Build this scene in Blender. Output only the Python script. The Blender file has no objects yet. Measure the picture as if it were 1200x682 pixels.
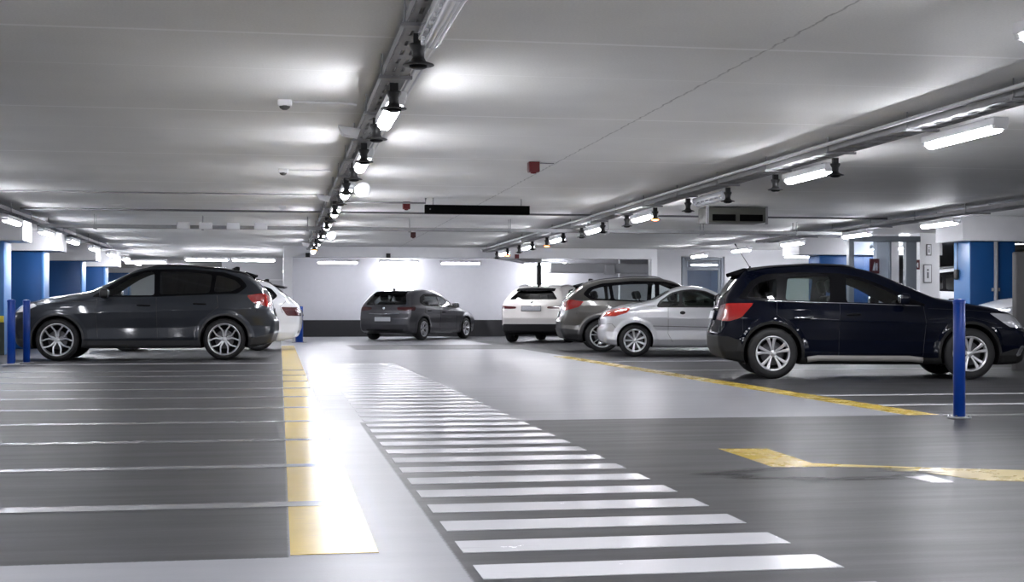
import bpy, math, random
import numpy as np
from mathutils import Vector, Matrix
random.seed(4)
C = bpy.context.scene.collection
PI = math.pi
def R(a): return math.radians(a)

# ---------------------------------------------------------------- materials
MATS = {}
def nodes_of(name):
    m = bpy.data.materials.new(name); m.use_nodes = True
    nt = m.node_tree; nt.nodes.clear()
    return m, nt, nt.nodes, nt.links
def N(nt, t, **kw):
    n = nt.nodes.new(t)
    for k, v in kw.items():
        if k.startswith('_'): setattr(n, k[1:], v)
        else:
            key = k.replace('__', ' ')
            n.inputs[key].default_value = v
    return n
def MA(nt, op, a, b=None, c=None, clamp=False):
    n = nt.nodes.new('ShaderNodeMath'); n.operation = op; n.use_clamp = clamp
    for i, v in enumerate((a, b, c)):
        if v is None: continue
        if isinstance(v, (int, float)): n.inputs[i].default_value = v
        else: nt.links.new(v, n.inputs[i])
    return n.outputs[0]
def MIXC(nt, fac, a, b):
    n = nt.nodes.new('ShaderNodeMix'); n.data_type = 'RGBA'
    for i, v in ((0, fac), (6, a), (7, b)):
        if isinstance(v, (int, float)): n.inputs[i].default_value = v
        elif isinstance(v, tuple): n.inputs[i].default_value = (*v, 1) if len(v) == 3 else v
        else: nt.links.new(v, n.inputs[i])
    return n.outputs[2]
def simple(name, col, rough=.5, metal=0.0, noise=0.0, nscale=8.0, spec=.5, coat=0.0, bump=0.0):
    if name in MATS: return MATS[name]
    m, nt, ns, ln = nodes_of(name)
    p = N(nt, 'ShaderNodeBsdfPrincipled'); o = N(nt, 'ShaderNodeOutputMaterial')
    p.inputs['Base Color'].default_value = (*col, 1); p.inputs['Roughness'].default_value = rough
    p.inputs['Metallic'].default_value = metal; p.inputs['Specular IOR Level'].default_value = spec
    p.inputs['Coat Weight'].default_value = coat; p.inputs['Coat Roughness'].default_value = .04
    tc = N(nt, 'ShaderNodeTexCoord'); nz = N(nt, 'ShaderNodeTexNoise', Scale=nscale, Detail=4.0)
    ln.new(tc.outputs['Object'], nz.inputs['Vector'])
    f = MA(nt, 'MULTIPLY_ADD', nz.outputs[0], 2 * noise, 1 - noise)
    mx = N(nt, 'ShaderNodeVectorMath', _operation='SCALE'); mx.inputs[0].default_value = col
    ln.new(f, mx.inputs['Scale']); ln.new(mx.outputs[0], p.inputs['Base Color'])
    if bump:
        b = N(nt, 'ShaderNodeBump', Strength=bump, Distance=.01); ln.new(nz.outputs[0], b.inputs['Height']); ln.new(b.outputs[0], p.inputs['Normal'])
    ln.new(p.outputs[0], o.inputs[0]); MATS[name] = m
    return m
def paint(name, col, rough=.3, metal=.6, flake=.06, coat=1.0, spec=.5):
    """car paint outside, bare dark trim on the inner side of the shell"""
    if name in MATS: return MATS[name]
    m, nt, ns, ln = nodes_of(name)
    p = N(nt, 'ShaderNodeBsdfPrincipled'); o = N(nt, 'ShaderNodeOutputMaterial')
    p.inputs['Roughness'].default_value = rough; p.inputs['Metallic'].default_value = metal
    p.inputs['Coat Weight'].default_value = coat; p.inputs['Coat Roughness'].default_value = .05; p.inputs['Specular IOR Level'].default_value = spec
    tc = N(nt, 'ShaderNodeTexCoord'); nz = N(nt, 'ShaderNodeTexNoise', Scale=400.0, Detail=1.0)
    ln.new(tc.outputs['Object'], nz.inputs['Vector'])
    f = MA(nt, 'MULTIPLY_ADD', nz.outputs[0], 2 * flake, 1 - flake)
    mx = N(nt, 'ShaderNodeVectorMath', _operation='SCALE'); mx.inputs[0].default_value = col
    ln.new(f, mx.inputs['Scale']); ln.new(mx.outputs[0], p.inputs['Base Color'])
    d = N(nt, 'ShaderNodeBsdfDiffuse'); d.inputs[0].default_value = (.012, .012, .013, 1)
    g = N(nt, 'ShaderNodeNewGeometry'); mix = N(nt, 'ShaderNodeMixShader')
    ln.new(g.outputs['Backfacing'], mix.inputs[0]); ln.new(p.outputs[0], mix.inputs[1]); ln.new(d.outputs[0], mix.inputs[2])
    ln.new(mix.outputs[0], o.inputs[0]); MATS[name] = m
    return m
def glass(name, tint, gl=.04):
    if name in MATS: return MATS[name]
    m, nt, ns, ln = nodes_of(name)
    t = N(nt, 'ShaderNodeBsdfTransparent'); t.inputs[0].default_value = (*tint, 1)
    g = N(nt, 'ShaderNodeBsdfGlossy'); g.inputs['Roughness'].default_value = gl
    fr = N(nt, 'ShaderNodeFresnel', IOR=1.5); mix = N(nt, 'ShaderNodeMixShader'); o = N(nt, 'ShaderNodeOutputMaterial')
    f = MA(nt, 'MULTIPLY_ADD', fr.outputs[0], .8, .03, clamp=True)
    ln.new(f, mix.inputs[0]); ln.new(t.outputs[0], mix.inputs[1]); ln.new(g.outputs[0], mix.inputs[2])
    ln.new(mix.outputs[0], o.inputs[0]); MATS[name] = m
    return m
def emit(name, col, s):
    if name in MATS: return MATS[name]
    m, nt, ns, ln = nodes_of(name)
    e = N(nt, 'ShaderNodeEmission', Strength=s); e.inputs[0].default_value = (*col, 1)
    o = N(nt, 'ShaderNodeOutputMaterial'); ln.new(e.outputs[0], o.inputs[0]); MATS[name] = m
    return m

# ---------------------------------------------------------------- mesh builder
class MB:
    def __init__(s): s.v = []; s.f = []; s.sm = []
    def add(s, vs, fs, smooth=False, M=None):
        o = len(s.v)
        for p in vs:
            s.v.append(tuple(M @ Vector(p)) if M else tuple(p))
        for f in fs: s.f.append(tuple(i + o for i in f)); s.sm.append(smooth)
        return s
    def box(s, x0, x1, y0, y1, z0, z1, bev=0.0, M=None):
        if bev <= 0:
            v = [(x, y, z) for x in (x0, x1) for y in (y0, y1) for z in (z0, z1)]
            f = [(0, 1, 3, 2), (4, 6, 7, 5), (0, 4, 5, 1), (2, 3, 7, 6), (0, 2, 6, 4), (1, 5, 7, 3)]
            return s.add(v, f, False, M)
        b = min(bev, (x1 - x0) * .49, (y1 - y0) * .49, (z1 - z0) * .49)
        v = []; f = []
        # rounded box: stacked rounded rectangles
        def ring(ins, z, n=3):
            r = []
            X0, X1, Y0, Y1 = x0 + ins, x1 - ins, y0 + ins, y1 - ins; c = max(b - ins, 1e-5) if ins < b else 1e-5
            for (cx, cy, a0) in ((X1 - c, Y1 - c, 0), (X0 + c, Y1 - c, 90), (X0 + c, Y0 + c, 180), (X1 - c, Y0 + c, 270)):
                for k in range(n + 1):
                    a = R(a0 + 90 * k / n); r.append((cx + c * math.cos(a), cy + c * math.sin(a), z))
            return r
        rings = []
        for a in (90, 60, 30, 0): rings.append(ring(b * (1 - math.cos(R(a))) * .98, z0 + b * (1 - math.sin(R(a)))))
        for a in (0, 30, 60, 90): rings.append(ring(b * (1 - math.cos(R(a))) * .98, z1 - b * (1 - math.sin(R(a)))))
        n = len(rings[0])
        for r in rings: v += r
        for i in range(len(rings) - 1):
            for j in range(n):
                k = (j + 1) % n; f.append((i * n + j, i * n + k, (i + 1) * n + k, (i + 1) * n + j))
        f.append(tuple(range(n - 1, -1, -1))); f.append(tuple((len(rings) - 1) * n + j for j in range(n)))
        return s.add(v, f, True, M)
    def lathe(s, prof, n=32, M=None, smooth=True, closed=False):
        """profile [(r, h)] turned about local z"""
        v = []; f = []
        m = len(prof)
        for j in range(n):
            a = 2 * PI * j / n
            for r, h in prof: v.append((r * math.cos(a), r * math.sin(a), h))
        for j in range(n):
            k = (j + 1) % n
            for i in range(m - 1 + (1 if closed else 0)):
                i2 = (i + 1) % m
                f.append((j * m + i, k * m + i, k * m + i2, j * m + i2))
        return s.add(v, f, smooth, M)
    def cyl(s, r, h0, h1, n=24, M=None, bev=0.0):
        b = bev
        return s.lathe([(1e-5, h0), (r - b, h0), (r, h0 + b), (r, h1 - b), (r - b, h1), (1e-5, h1)], n, M, smooth=bev > 0)
    def tube(s, pts, r, n=8, caps=True):
        pts = [Vector(p) for p in pts]; v = []; f = []
        up = Vector((0, 0, 1))
        for i, p in enumerate(pts):
            d = (pts[min(i + 1, len(pts) - 1)] - pts[max(i - 1, 0)]).normalized()
            a = d.cross(up)
            if a.length < 1e-3: a = d.cross(Vector((1, 0, 0)))
            a.normalize(); b = a.cross(d).normalized()
            rr = r[i] if isinstance(r, (list, tuple)) else r
            for k in range(n):
                t = 2 * PI * k / n; v.append(tuple(p + a * (rr * math.cos(t)) + b * (rr * math.sin(t))))
        for i in range(len(pts) - 1):
            for k in range(n):
                q = (k + 1) % n; f.append((i * n + k, i * n + q, (i + 1) * n + q, (i + 1) * n + k))
        if caps:
            f.append(tuple(range(n - 1, -1, -1))); f.append(tuple((len(pts) - 1) * n + k for k in range(n)))
        return s.add(v, f, True)
    def prism(s, poly, h0, h1, M=None, smooth=False):
        """polygon in xy extruded along z"""
        n = len(poly); v = [(x, y, h0) for x, y in poly] + [(x, y, h1) for x, y in poly]
        f = [tuple(range(n - 1, -1, -1)), tuple(range(n, 2 * n))]
        for i in range(n):
            j = (i + 1) % n; f.append((i, j, n + j, n + i))
        return s.add(v, f, smooth, M)
    def build(s, name, mat, parent=None, loc=None):
        me = bpy.data.meshes.new(name); me.from_pydata(s.v, [], s.f)
        if any(s.sm):
            me.polygons.foreach_set('use_smooth', s.sm)
        me.materials.append(mat); me.validate(); me.update()
        o = bpy.data.objects.new(name, me); C.objects.link(o)
        if parent is not None: o.parent = parent
        if loc: o.location = loc
        return o
def tag(o, label=None, cat=None, group=None, kind=None):
    if label: o['label'] = label
    if cat: o['category'] = cat
    if group: o['group'] = group
    if kind: o['kind'] = kind
    return o
def empty(name, loc=(0, 0, 0), rz=0.0):
    o = bpy.data.objects.new(name, None); C.objects.link(o); o.empty_display_size = .2
    o.location = loc; o.rotation_euler = (0, 0, rz); return o
def children(o): return [c for c in C.objects if c.parent == o]
def copy_tree(o, parent=None):
    kids = children(o)
    c = o.copy(); C.objects.link(c); c.parent = parent
    for ch in kids: copy_tree(ch, c)
    return c
def struct(name, mb, mat):
    o = mb.build(name, mat); o['kind'] = 'structure'; return o
RX90 = Matrix.Rotation(PI / 2, 4, 'X')
RY90 = Matrix.Rotation(PI / 2, 4, 'Y')

# ---------------------------------------------------------------- shared materials
M_conc = simple('painted_concrete', (.62, .62, .64), .6, noise=.06, nscale=3, bump=.1)
M_white = simple('white_paint', (.80, .80, .82), .5, noise=.04, nscale=5)
M_blue = simple('blue_wall_paint', (.004, .058, .20), .35, noise=.12, nscale=2.5)
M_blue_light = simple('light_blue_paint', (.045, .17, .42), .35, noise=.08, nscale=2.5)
M_bollard = simple('bollard_blue', (.001, .032, .22), .35, noise=.08, nscale=12, spec=.25)
M_black = simple('black_plastic', (.010, .010, .011), .45)
M_blackgloss = simple('black_gloss', (.004, .004, .005), .3, spec=.06)
M_matt = simple('matt_black', (.003, .003, .003), .8, spec=.05)
M_rubber = simple('tyre_rubber', (.012, .012, .013), .7, noise=.1, nscale=30)
M_grey_pl = simple('grey_plastic', (.085, .083, .08), .55, noise=.08, nscale=20)
M_chrome = simple('chrome_metal', (.75, .76, .78), .12, 1.0)
M_alu = simple('alloy_silver', (.72, .73, .76), .28, .85)
M_galv = simple('galvanised_steel', (.30, .30, .31), .6, .15, noise=.15, nscale=14)
M_steel_dk = simple('dark_steel', (.16, .16, .17), .45, .6)
M_red = simple('tail_lamp_red', (.30, .004, .003), .12, coat=1.0)
M_darkred = simple('tail_lamp_dark_red', (.07, .004, .007), .15, coat=1.0)
M_lamp_clear = simple('lamp_clear', (.65, .66, .7), .12, .5, coat=1.0)
M_plate = simple('plate_white', (.62, .63, .66), .35, noise=.25, nscale=60)
M_seat = simple('seat_cloth', (.02, .02, .022), .8)
M_redbox = simple('alarm_red', (.11, .002, .005), .4)
M_darkgrey = simple('dark_grey_panel', (.13, .125, .125), .5, noise=.08)
M_kick = simple('black_wall_band', (.008, .008, .010), .5)
M_frame = simple('grey_door_frame', (.17, .19, .22), .4)
M_yellow = simple('column_yellow', (.75, .60, .05), .4)
M_clearlens = simple('unlit_diffuser', (.62, .64, .68), .2, 0, coat=.6)
G_clear = glass('glass_clear', (.80, .84, .84))
G_mid = glass('glass_mid', (.45, .52, .50))
G_dark = glass('glass_privacy', (.035, .037, .04))
G_pane = glass('glass_pane', (.75, .8, .85), .02)
M_tube = emit('lamp_tube', (.93, .94, 1.0), 34)
M_led = emit('indicator_red', (1, .16, .04), 9)
M_led_o = emit('indicator_orange', (1, .5, .12), 7)

# ---------------------------------------------------------------- wheels
def arm(mb, pts, ws, y0, depth=.03):
    """tapered spoke in the wheel plane (x, z), outer face towards -y"""
    n = len(pts); L = []; Rr = []
    for i, (x, z) in enumerate(pts):
        x0, z0 = pts[max(i - 1, 0)]; x1, z1 = pts[min(i + 1, n - 1)]
        dx, dz = x1 - x0, z1 - z0; l = math.hypot(dx, dz) or 1; nx, nz = -dz / l, dx / l; w = ws[i] / 2
        L.append((x + nx * w, z + nz * w)); Rr.append((x - nx * w, z - nz * w))
    v = []; f = []
    for i in range(n):
        r = math.hypot(*pts[i]); yy = y0 + .03 * (1 - min(r / .2, 1))
        cx, cz = pts[i]
        for (p, q) in ((L[i], 1), (Rr[i], 1)):
            pass
        lx, lz = L[i]; rx, rz = Rr[i]
        ix, iz = cx + (lx - cx) * .6, cz + (lz - cz) * .6; jx, jz = cx + (rx - cx) * .6, cz + (rz - cz) * .6
        v += [(lx, yy + depth, lz), (lx, yy + .006, lz), (ix, yy, iz), (jx, yy, jz), (rx, yy + .006, rz), (rx, yy + depth, rz)]
    for i in range(n - 1):
        for k in range(5):
            a = i * 6 + k; f.append((a, a + 6, a + 7, a + 1))
    f.append(tuple(range(6))); f.append(tuple((n - 1) * 6 + k for k in range(5, -1, -1)))
    mb.add(v, f)
def pol(r, a): return (r * math.cos(a), r * math.sin(a))
def wheel_protos(Rw, Rr, W, style, spin=0.0):
    ty = MB(); h = W / 2
    M = RX90
    prof = [(Rr - .012, -h + .012), (Rr + .004, -h + .004), (Rr + .02, -h + .001), ((Rw + Rr) / 2, -h - .004), (Rw - .035, -h + .006), (Rw - .012, -h + .022), (Rw - .002, -h + .05),
            (Rw, -h * .4), (Rw - .005, -h * .36), (Rw - .005, -h * .3), (Rw, -h * .26), (Rw, h * .26), (Rw - .005, h * .3), (Rw - .005, h * .36), (Rw, h * .4), (Rw - .002, h - .05), (Rw - .012, h - .022), (Rw - .035, h - .006), (Rr, h - .004), (Rr - .012, h - .012)]
    # axis along y, outer side at -y
    Mt = Matrix.Rotation(-PI / 2, 4, 'X')
    ty.lathe([(r, q) for r, q in prof], 48, Mt)
    rim = MB()
    rim.lathe([(Rr - .03, h * .2), (Rr - .026, -h + .05), (Rr - .022, -h + .02), (Rr - .012, -h + .002), (Rr + .002, -h - .001), (Rr + .006, -h + .006), (Rr - .004, -h + .02)], 48, Mt)
    y0 = -h + .012; q = Rr - .018
    if style == 'lyre':
        for k in range(5):
            a = spin + k * 2 * PI / 5
            for s in (-1, 1):
                arm(rim, [pol(.035, a + s * .35), pol(q * .34, a + s * .20), pol(q * .52, a + s * .17), pol(q * .72, a + s * .27), pol(q * .88, a + s * .36), pol(q * 1.01, a + s * .37)], [.03, .030, .026, .024, .026, .034], y0)
    elif style == 'blade':
        for k in range(5):
            a = spin + k * 2 * PI / 5
            for s in (-1, 1):
                arm(rim, [pol(.03, a + s * .25), pol(q * .35, a + s * .18), pol(q * .65, a + s * .19), pol(q * .9, a + s * .21), pol(q * 1.01, a + s * .23)], [.026, .026, .034, .044, .052], y0)
    elif style == 'nine':
        for k in range(9):
            a = spin + k * 2 * PI / 9
            arm(rim, [pol(.03, a), pol(q * .45, a), pol(q * .75, a), pol(q * 1.01, a)], [.028, .030, .036, .046], y0)
    elif style == 'vee':
        for k in range(5):
            a = spin + k * 2 * PI / 5
            for s in (-1, 1):
                arm(rim, [pol(.03, a + s * .1), pol(q * .5, a + s * .17), pol(q * 1.01, a + s * .22)], [.024, .02, .024], y0)
    else:
        for k in range(5):
            a = spin + k * 2 * PI / 5
            arm(rim, [pol(.03, a), pol(q * .4, a), pol(q * .7, a), pol(q * 1.01, a)], [.05, .05, .06, .09], y0)
    Mh = Matrix.Translation((0, 0, 0)) @ Mt
    rim.lathe([(1e-4, y0 + .012), (.022, y0 + .014), (.034, y0 + .02), (.052, y0 + .034), (.055, y0 + .06)], 24, Mt)
    bolts = MB(); bolts.lathe([(.03, y0 + .040), (.066, y0 + .040), (.066, y0 + .05), (.03, y0 + .05)], 20, Mt, closed=True)
    for k in range(5):
        a = spin + (k + .5) * 2 * PI / 5; x, z = pol(.054, a)
        bolts.cyl(.009, y0 + .024, y0 + .05, 8, Matrix.Translation((x, 0, z)) @ Mt)
    back = MB(); back.lathe([(1e-4, h * .3), (Rr - .03, h * .3), (Rr - .03, -h + .06)], 40, Mt)
    disc = MB(); disc.lathe([(.06, -.01), (.155, -.01), (.158, 0), (.155, .012), (.06, .012)], 32, Mt)
    return ty, rim, bolts, back, disc
def make_wheel(parent, Rw, Rr, W, style, rimmat, loc, rz, spin=0.3, cache={}):
    key = (Rw, Rr, W, style, rimmat.name, spin)
    if key not in cache:
        ty, rim, bolts, back, disc = wheel_protos(Rw, Rr, W, style, spin)
        t = ty.build('wheel', M_rubber, parent)
        for nm, b, mt in (('alloy_rim', rim, rimmat), ('hub_bolts', bolts, M_steel_dk), ('brake_drum', back, M_black), ('brake_disc', disc, M_steel_dk)):
            c = b.build(nm, mt, t)
        cache[key] = t
    else:
        t = copy_tree(cache[key], parent)
    t.location = loc; t.rotation_euler = (0, 0, rz)
    return t
# ---------------------------------------------------------------- car bodies from smooth solids
def smax(a, b, k):
    h = np.maximum(k - np.abs(a - b), 0) / k
    return np.maximum(a, b) + h * h * k * .25
def ip(x, pts):
    a = np.array(pts, float); o = np.argsort(a[:, 0]); return np.interp(x, a[o, 0], a[o, 1])
def smooth_curve(pts, n=240, it=14):
    """resample a polyline and round its corners"""
    a = np.array(pts, float); o = np.argsort(a[:, 0]); a = a[o]
    xs = np.linspace(a[0, 0], a[-1, 0], n); ys = np.interp(xs, a[:, 0], a[:, 1])
    for _ in range(it):
        y2 = ys.copy(); y2[1:-1] = (ys[:-2] + ys[1:-1] * 2 + ys[2:]) / 4; ys = y2
    return np.stack([xs, ys], 1)
def sd_poly(px, pz, poly):
    """signed distance to a 2D polygon, negative inside"""
    P = np.array(poly, float); n = len(P); d = np.full(px.shape, 1e9); ins = np.zeros(px.shape, bool)
    for i in range(n):
        a = P[i]; b = P[(i + 1) % n]; e = b - a
        wx = px - a[0]; wz = pz - a[1]
        t = np.clip((wx * e[0] + wz * e[1]) / max(e @ e, 1e-12), 0, 1)
        d = np.minimum(d, (wx - e[0] * t) ** 2 + (wz - e[1] * t) ** 2)
        c = ((a[1] > pz) != (b[1] > pz))
        with np.errstate(divide='ignore', invalid='ignore'):
            xx = (b[0] - a[0]) * (pz - a[1]) / (b[1] - a[1] + 1e-15) + a[0]
        ins ^= c & (px < xx)
    return np.where(ins, -1, 1) * np.sqrt(d)
def rounded(poly, r=.04, n=4):
    """round the corners of a 2D polygon"""
    out = []; m = len(poly)
    for i in range(m):
        p0 = np.array(poly[i - 1], float); p = np.array(poly[i], float); p1 = np.array(poly[(i + 1) % m], float)
        a = p0 - p; b = p1 - p; la = np.linalg.norm(a); lb = np.linalg.norm(b); q = min(r, la * .45, lb * .45)
        A = p + a / la * q; B = p + b / lb * q
        for k in range(n + 1):
            t = k / n; out.append(tuple((1 - t) ** 2 * A + 2 * t * (1 - t) * p + t * t * B))
    return out
class Car:
    def __init__(s, S):
        s.S = S
        s.top = smooth_curve(S['top'], it=S.get('topit', 10)); s.rear = smooth_curve(S['rear'], it=10); s.front = smooth_curve(S['front'], it=14)
        s.belt = smooth_curve(S['belt']); s.W = S['W']; s.WB = S['WB']
        s.x0 = min(p[1] for p in S['rear']); s.x1 = max(p[1] for p in S['front'])
        s.xm = (s.x0 + s.x1) / 2
        s.Ra = S.get('Ra', S['Rw'] + .055)
    def hw(s, x, z):
        S = s.S; belt = np.interp(x, s.belt[:, 0], s.belt[:, 1])
        zb = S['zb']; t = (z - zb) / (belt - zb)
        off = np.interp(t, [0, .07, .2, .42, .60, .74, .90, 1.0], [.075, .04, .012, .022, .006, .0, .014, .035])
        base = s.W / 2 - off
        up = np.maximum(z - belt, 0); q = np.sqrt(up * up + .0009) - .03
        base = base - S.get('tumble', .42) * q
        # plan taper
        tx = (x - s.xm) / ((s.x1 - s.x0) / 2)
        base = base - np.where(tx > 0, S.get('tf', .10), S.get('tr', .09)) * np.abs(tx) ** 4
        cab = np.clip((-tx - .15) / .8, 0, 1) * np.clip(up / .35, 0, 1)
        base = base - S.get('cabr', .06) * cab
        for wx in (0, s.WB):
            r = np.hypot(x - wx, z - S['Rw'])
            e = np.clip((s.Ra + .10 - r) / .07, 0, 1); base = base + S.get('flare', .016) * e * e * (3 - 2 * e)
        return base
    def F(s, P):
        S = s.S; x, y, z = P[..., 0], np.abs(P[..., 1]), P[..., 2]
        side = np.clip((x - s.xm) / .9, -1, 1)
        sx = x + y * y * np.where(side > 0, S.get('cf', .20) * side, S.get('cr', .13) * side)
        t = np.interp(sx, s.top[:, 0], s.top[:, 1])
        e = .02; g = (np.interp(sx + e, s.top[:, 0], s.top[:, 1]) - np.interp(sx - e, s.top[:, 0], s.top[:, 1])) / (2 * e)
        ftop = (z - t + S.get('crown', .05) * y * y) / np.sqrt(1 + g * g)
        fs = y - s.hw(x, z)
        fr = np.interp(z, s.rear[:, 0], s.rear[:, 1]) - sx
        ff = sx - np.interp(z, s.front[:, 0], s.front[:, 1])
        f = smax(fs, ftop, S.get('kr', .13)); f = smax(f, ff, .10); f = smax(f, fr, S.get('krear', .07))
        bot = S['zb'] + np.interp(x, [s.x0, s.x0 + .5, s.x1 - .5, s.x1], S.get('botup', [.10, 0, 0, .02])) - z
        f = smax(f, bot, .04)
        return f
    def grad(s, V):
        e = .004; G = np.zeros_like(V)
        for k in range(3):
            d = np.zeros(3); d[k] = e; G[:, k] = (s.F(V + d) - s.F(V - d)) / (2 * e)
        return G
    def mesh(s, h):
        S = s.S
        xs = np.arange(s.x0 - .1, s.x1 + .1, h); ny = int((s.W / 2 + .06) / h) + 1
        ys = (np.arange(-ny, ny) + .5) * h
        zmax = max(p[1] for p in S['top']) + .06; zs = np.arange(S['zb'] - .05, zmax, h)
        X, Y, Z = np.meshgrid(xs, ys, zs, indexing='ij'); P = np.stack([X, Y, Z], -1)
        D = s.F(P); In = D < 0
        n = D.shape
        acc = np.zeros((n[0] - 1, n[1] - 1, n[2] - 1, 3)); cnt = np.zeros((n[0] - 1, n[1] - 1, n[2] - 1))
        def sl(a, o, m): return slice(o, m - 1 + o)
        # edge crossings of each cell
        for ax in range(3):
            o1, o2 = [k for k in range(3) if k != ax]
            A = [slice(None)] * 3; B = [slice(None)] * 3; A[ax] = slice(0, n[ax] - 1); B[ax] = slice(1, n[ax])
            da, db = D[tuple(A)], D[tuple(B)]; cr = (da < 0) != (db < 0)
            with np.errstate(divide='ignore', invalid='ignore'): t = np.where(cr, da / (da - db), 0)
            pt = P[tuple(A)] + (P[tuple(B)] - P[tuple(A)]) * t[..., None]
            for i in (0, 1):
                for j in (0, 1):
                    Q = [slice(None)] * 3; Q[o1] = slice(i, n[o1] - 1 + i); Q[o2] = slice(j, n[o2] - 1 + j); Q = tuple(Q)
                    acc += np.where(cr[Q][..., None], pt[Q], 0); cnt += cr[Q]
        act = cnt > 0; idx = -np.ones(cnt.shape, int); idx[act] = np.arange(act.sum())
        V = acc[act] / cnt[act][:, None]
        quads = []
        for ax in range(3):
            o1, o2 = [(1, 2), (2, 0), (0, 1)][ax]
            A = [slice(None)] * 3; B = [slice(None)] * 3; A[ax] = slice(0, n[ax] - 1); B[ax] = slice(1, n[ax])
            a, b = In[tuple(A)], In[tuple(B)]
            for flip, mask in ((False, a & ~b), (True, ~a & b)):
                I = np.argwhere(mask)
                I = I[(I[:, o1] > 0) & (I[:, o2] > 0) & (I[:, o1] < n[o1] - 1) & (I[:, o2] < n[o2] - 1)]
                def cell(d1, d2):
                    J = I.copy(); J[:, o1] -= d1; J[:, o2] -= d2; return idx[J[:, 0], J[:, 1], J[:, 2]]
                q = np.stack([cell(1, 1), cell(0, 1), cell(0, 0), cell(1, 0)], 1)
                if flip: q = q[:, ::-1]
                quads.append(q)
        Q = np.concatenate(quads)
        for _ in range(3):
            G = s.grad(V); f = s.F(V); g2 = np.maximum((G * G).sum(1), .2); st = np.clip(f / g2, -.02, .02); V = V - G * st[:, None]
        T = np.concatenate([Q[:, [0, 1, 2]], Q[:, [0, 2, 3]]])
        s.V = V; s.T = T; s.L = np.zeros(len(T), int); s.names = ['']
    def region(s, name, fn):
        """cut the unassigned skin along fn = 0 and claim the inside"""
        sv = fn(s.V); sv = np.where(np.abs(sv) < 1e-3, 0.0, sv)
        T = s.T; un = s.L == 0; t = sv[T]
        cross = un & (t.min(1) < 0) & (t.max(1) > 0)
        k = len(s.names); s.names.append(name)
        s.L[un & ~cross & (t.min(1) < 0)] = k
        newT = []; newL = []; newV = []; cache = {}; base = len(s.V)
        def mid(i, j):
            if i > j: i, j = j, i
            if (i, j) not in cache:
                u = sv[i] / (sv[i] - sv[j]); cache[(i, j)] = base + len(newV); newV.append(s.V[i] * (1 - u) + s.V[j] * u)
            return cache[(i, j)]
        for tri in T[cross]:
            pos = []; neg = []
            for a in range(3):
                i, j = int(tri[a]), int(tri[(a + 1) % 3])
                if sv[i] >= 0: pos.append(i)
                if sv[i] <= 0: neg.append(i)
                if sv[i] * sv[j] < 0:
                    m = mid(i, j); pos.append(m); neg.append(m)
            for poly, lab in ((pos, 0), (neg, k)):
                for q in range(1, len(poly) - 1): newT.append((poly[0], poly[q], poly[q + 1])); newL.append(lab)
        if newT:
            s.V = np.concatenate([s.V, np.array(newV)]) if newV else s.V
            s.T = np.concatenate([T[~cross], np.array(newT)]); s.L = np.concatenate([s.L[~cross], np.array(newL)])
    def emit(s, lab, name, mat, parent, mask=None, lift=0.0):
        T = s.T[s.L == lab] if isinstance(lab, int) else s.T[np.isin(s.L, lab)]
        if mask is not None: T = T[mask(s.V[T].mean(1))]
        if len(T) == 0: return None
        u, inv = np.unique(T, return_inverse=True); T2 = inv.reshape(-1, 3); V = s.V[u]
        G = s.grad(V); nn = G / np.maximum(np.linalg.norm(G, axis=1), 1e-6)[:, None]
        V = V + nn * lift
        me = bpy.data.meshes.new(name); me.from_pydata(V.tolist(), [], T2.tolist())
        me.polygons.foreach_set('use_smooth', [True] * len(T2)); me.materials.append(mat)
        me.update(); me.normals_split_custom_set_from_vertices(nn.tolist())
        o = bpy.data.objects.new(name, me); C.objects.link(o); o.parent = parent
        return o
    def side_pt(s, x, z, sg=-1, out=0.0):
        """point of the flank at (x, z)"""
        y = float(s.hw(np.array(x), np.array(z)))
        lo, hi = 0.3, y + .05
        for _ in range(30):
            m = (lo + hi) / 2
            if s.F(np.array([x, m, z])) < 0: lo = m
            else: hi = m
        return Vector((x, sg * (lo + out), z))
    def end_pt(s, y, z, rear=True, out=0.0):
        lo, hi = (s.x0 - .1, s.xm) if rear else (s.x1 + .1, s.xm)
        for _ in range(32):
            m = (lo + hi) / 2
            if s.F(np.array([m, y, z])) < 0: hi = m
            else: lo = m
        return Vector((hi - out if rear else hi + out, y, z))
    def top_pt(s, x, y, out=0.0):
        lo, hi = .5, 2.2
        for _ in range(30):
            m = (lo + hi) / 2
            if s.F(np.array([x, y, m])) < 0: lo = m
            else: hi = m
        return Vector((x, y, lo + out))
def dens(pts, step=.05, closed=False):
    out = []; P = list(pts) + ([pts[0]] if closed else [])
    for a, b in zip(P[:-1], P[1:]):
        n = max(1, int(math.hypot(b[0] - a[0], b[1] - a[1]) / step))
        for k in range(n): out.append((a[0] + (b[0] - a[0]) * k / n, a[1] + (b[1] - a[1]) * k / n))
    out.append(P[-1]); return out

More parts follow.
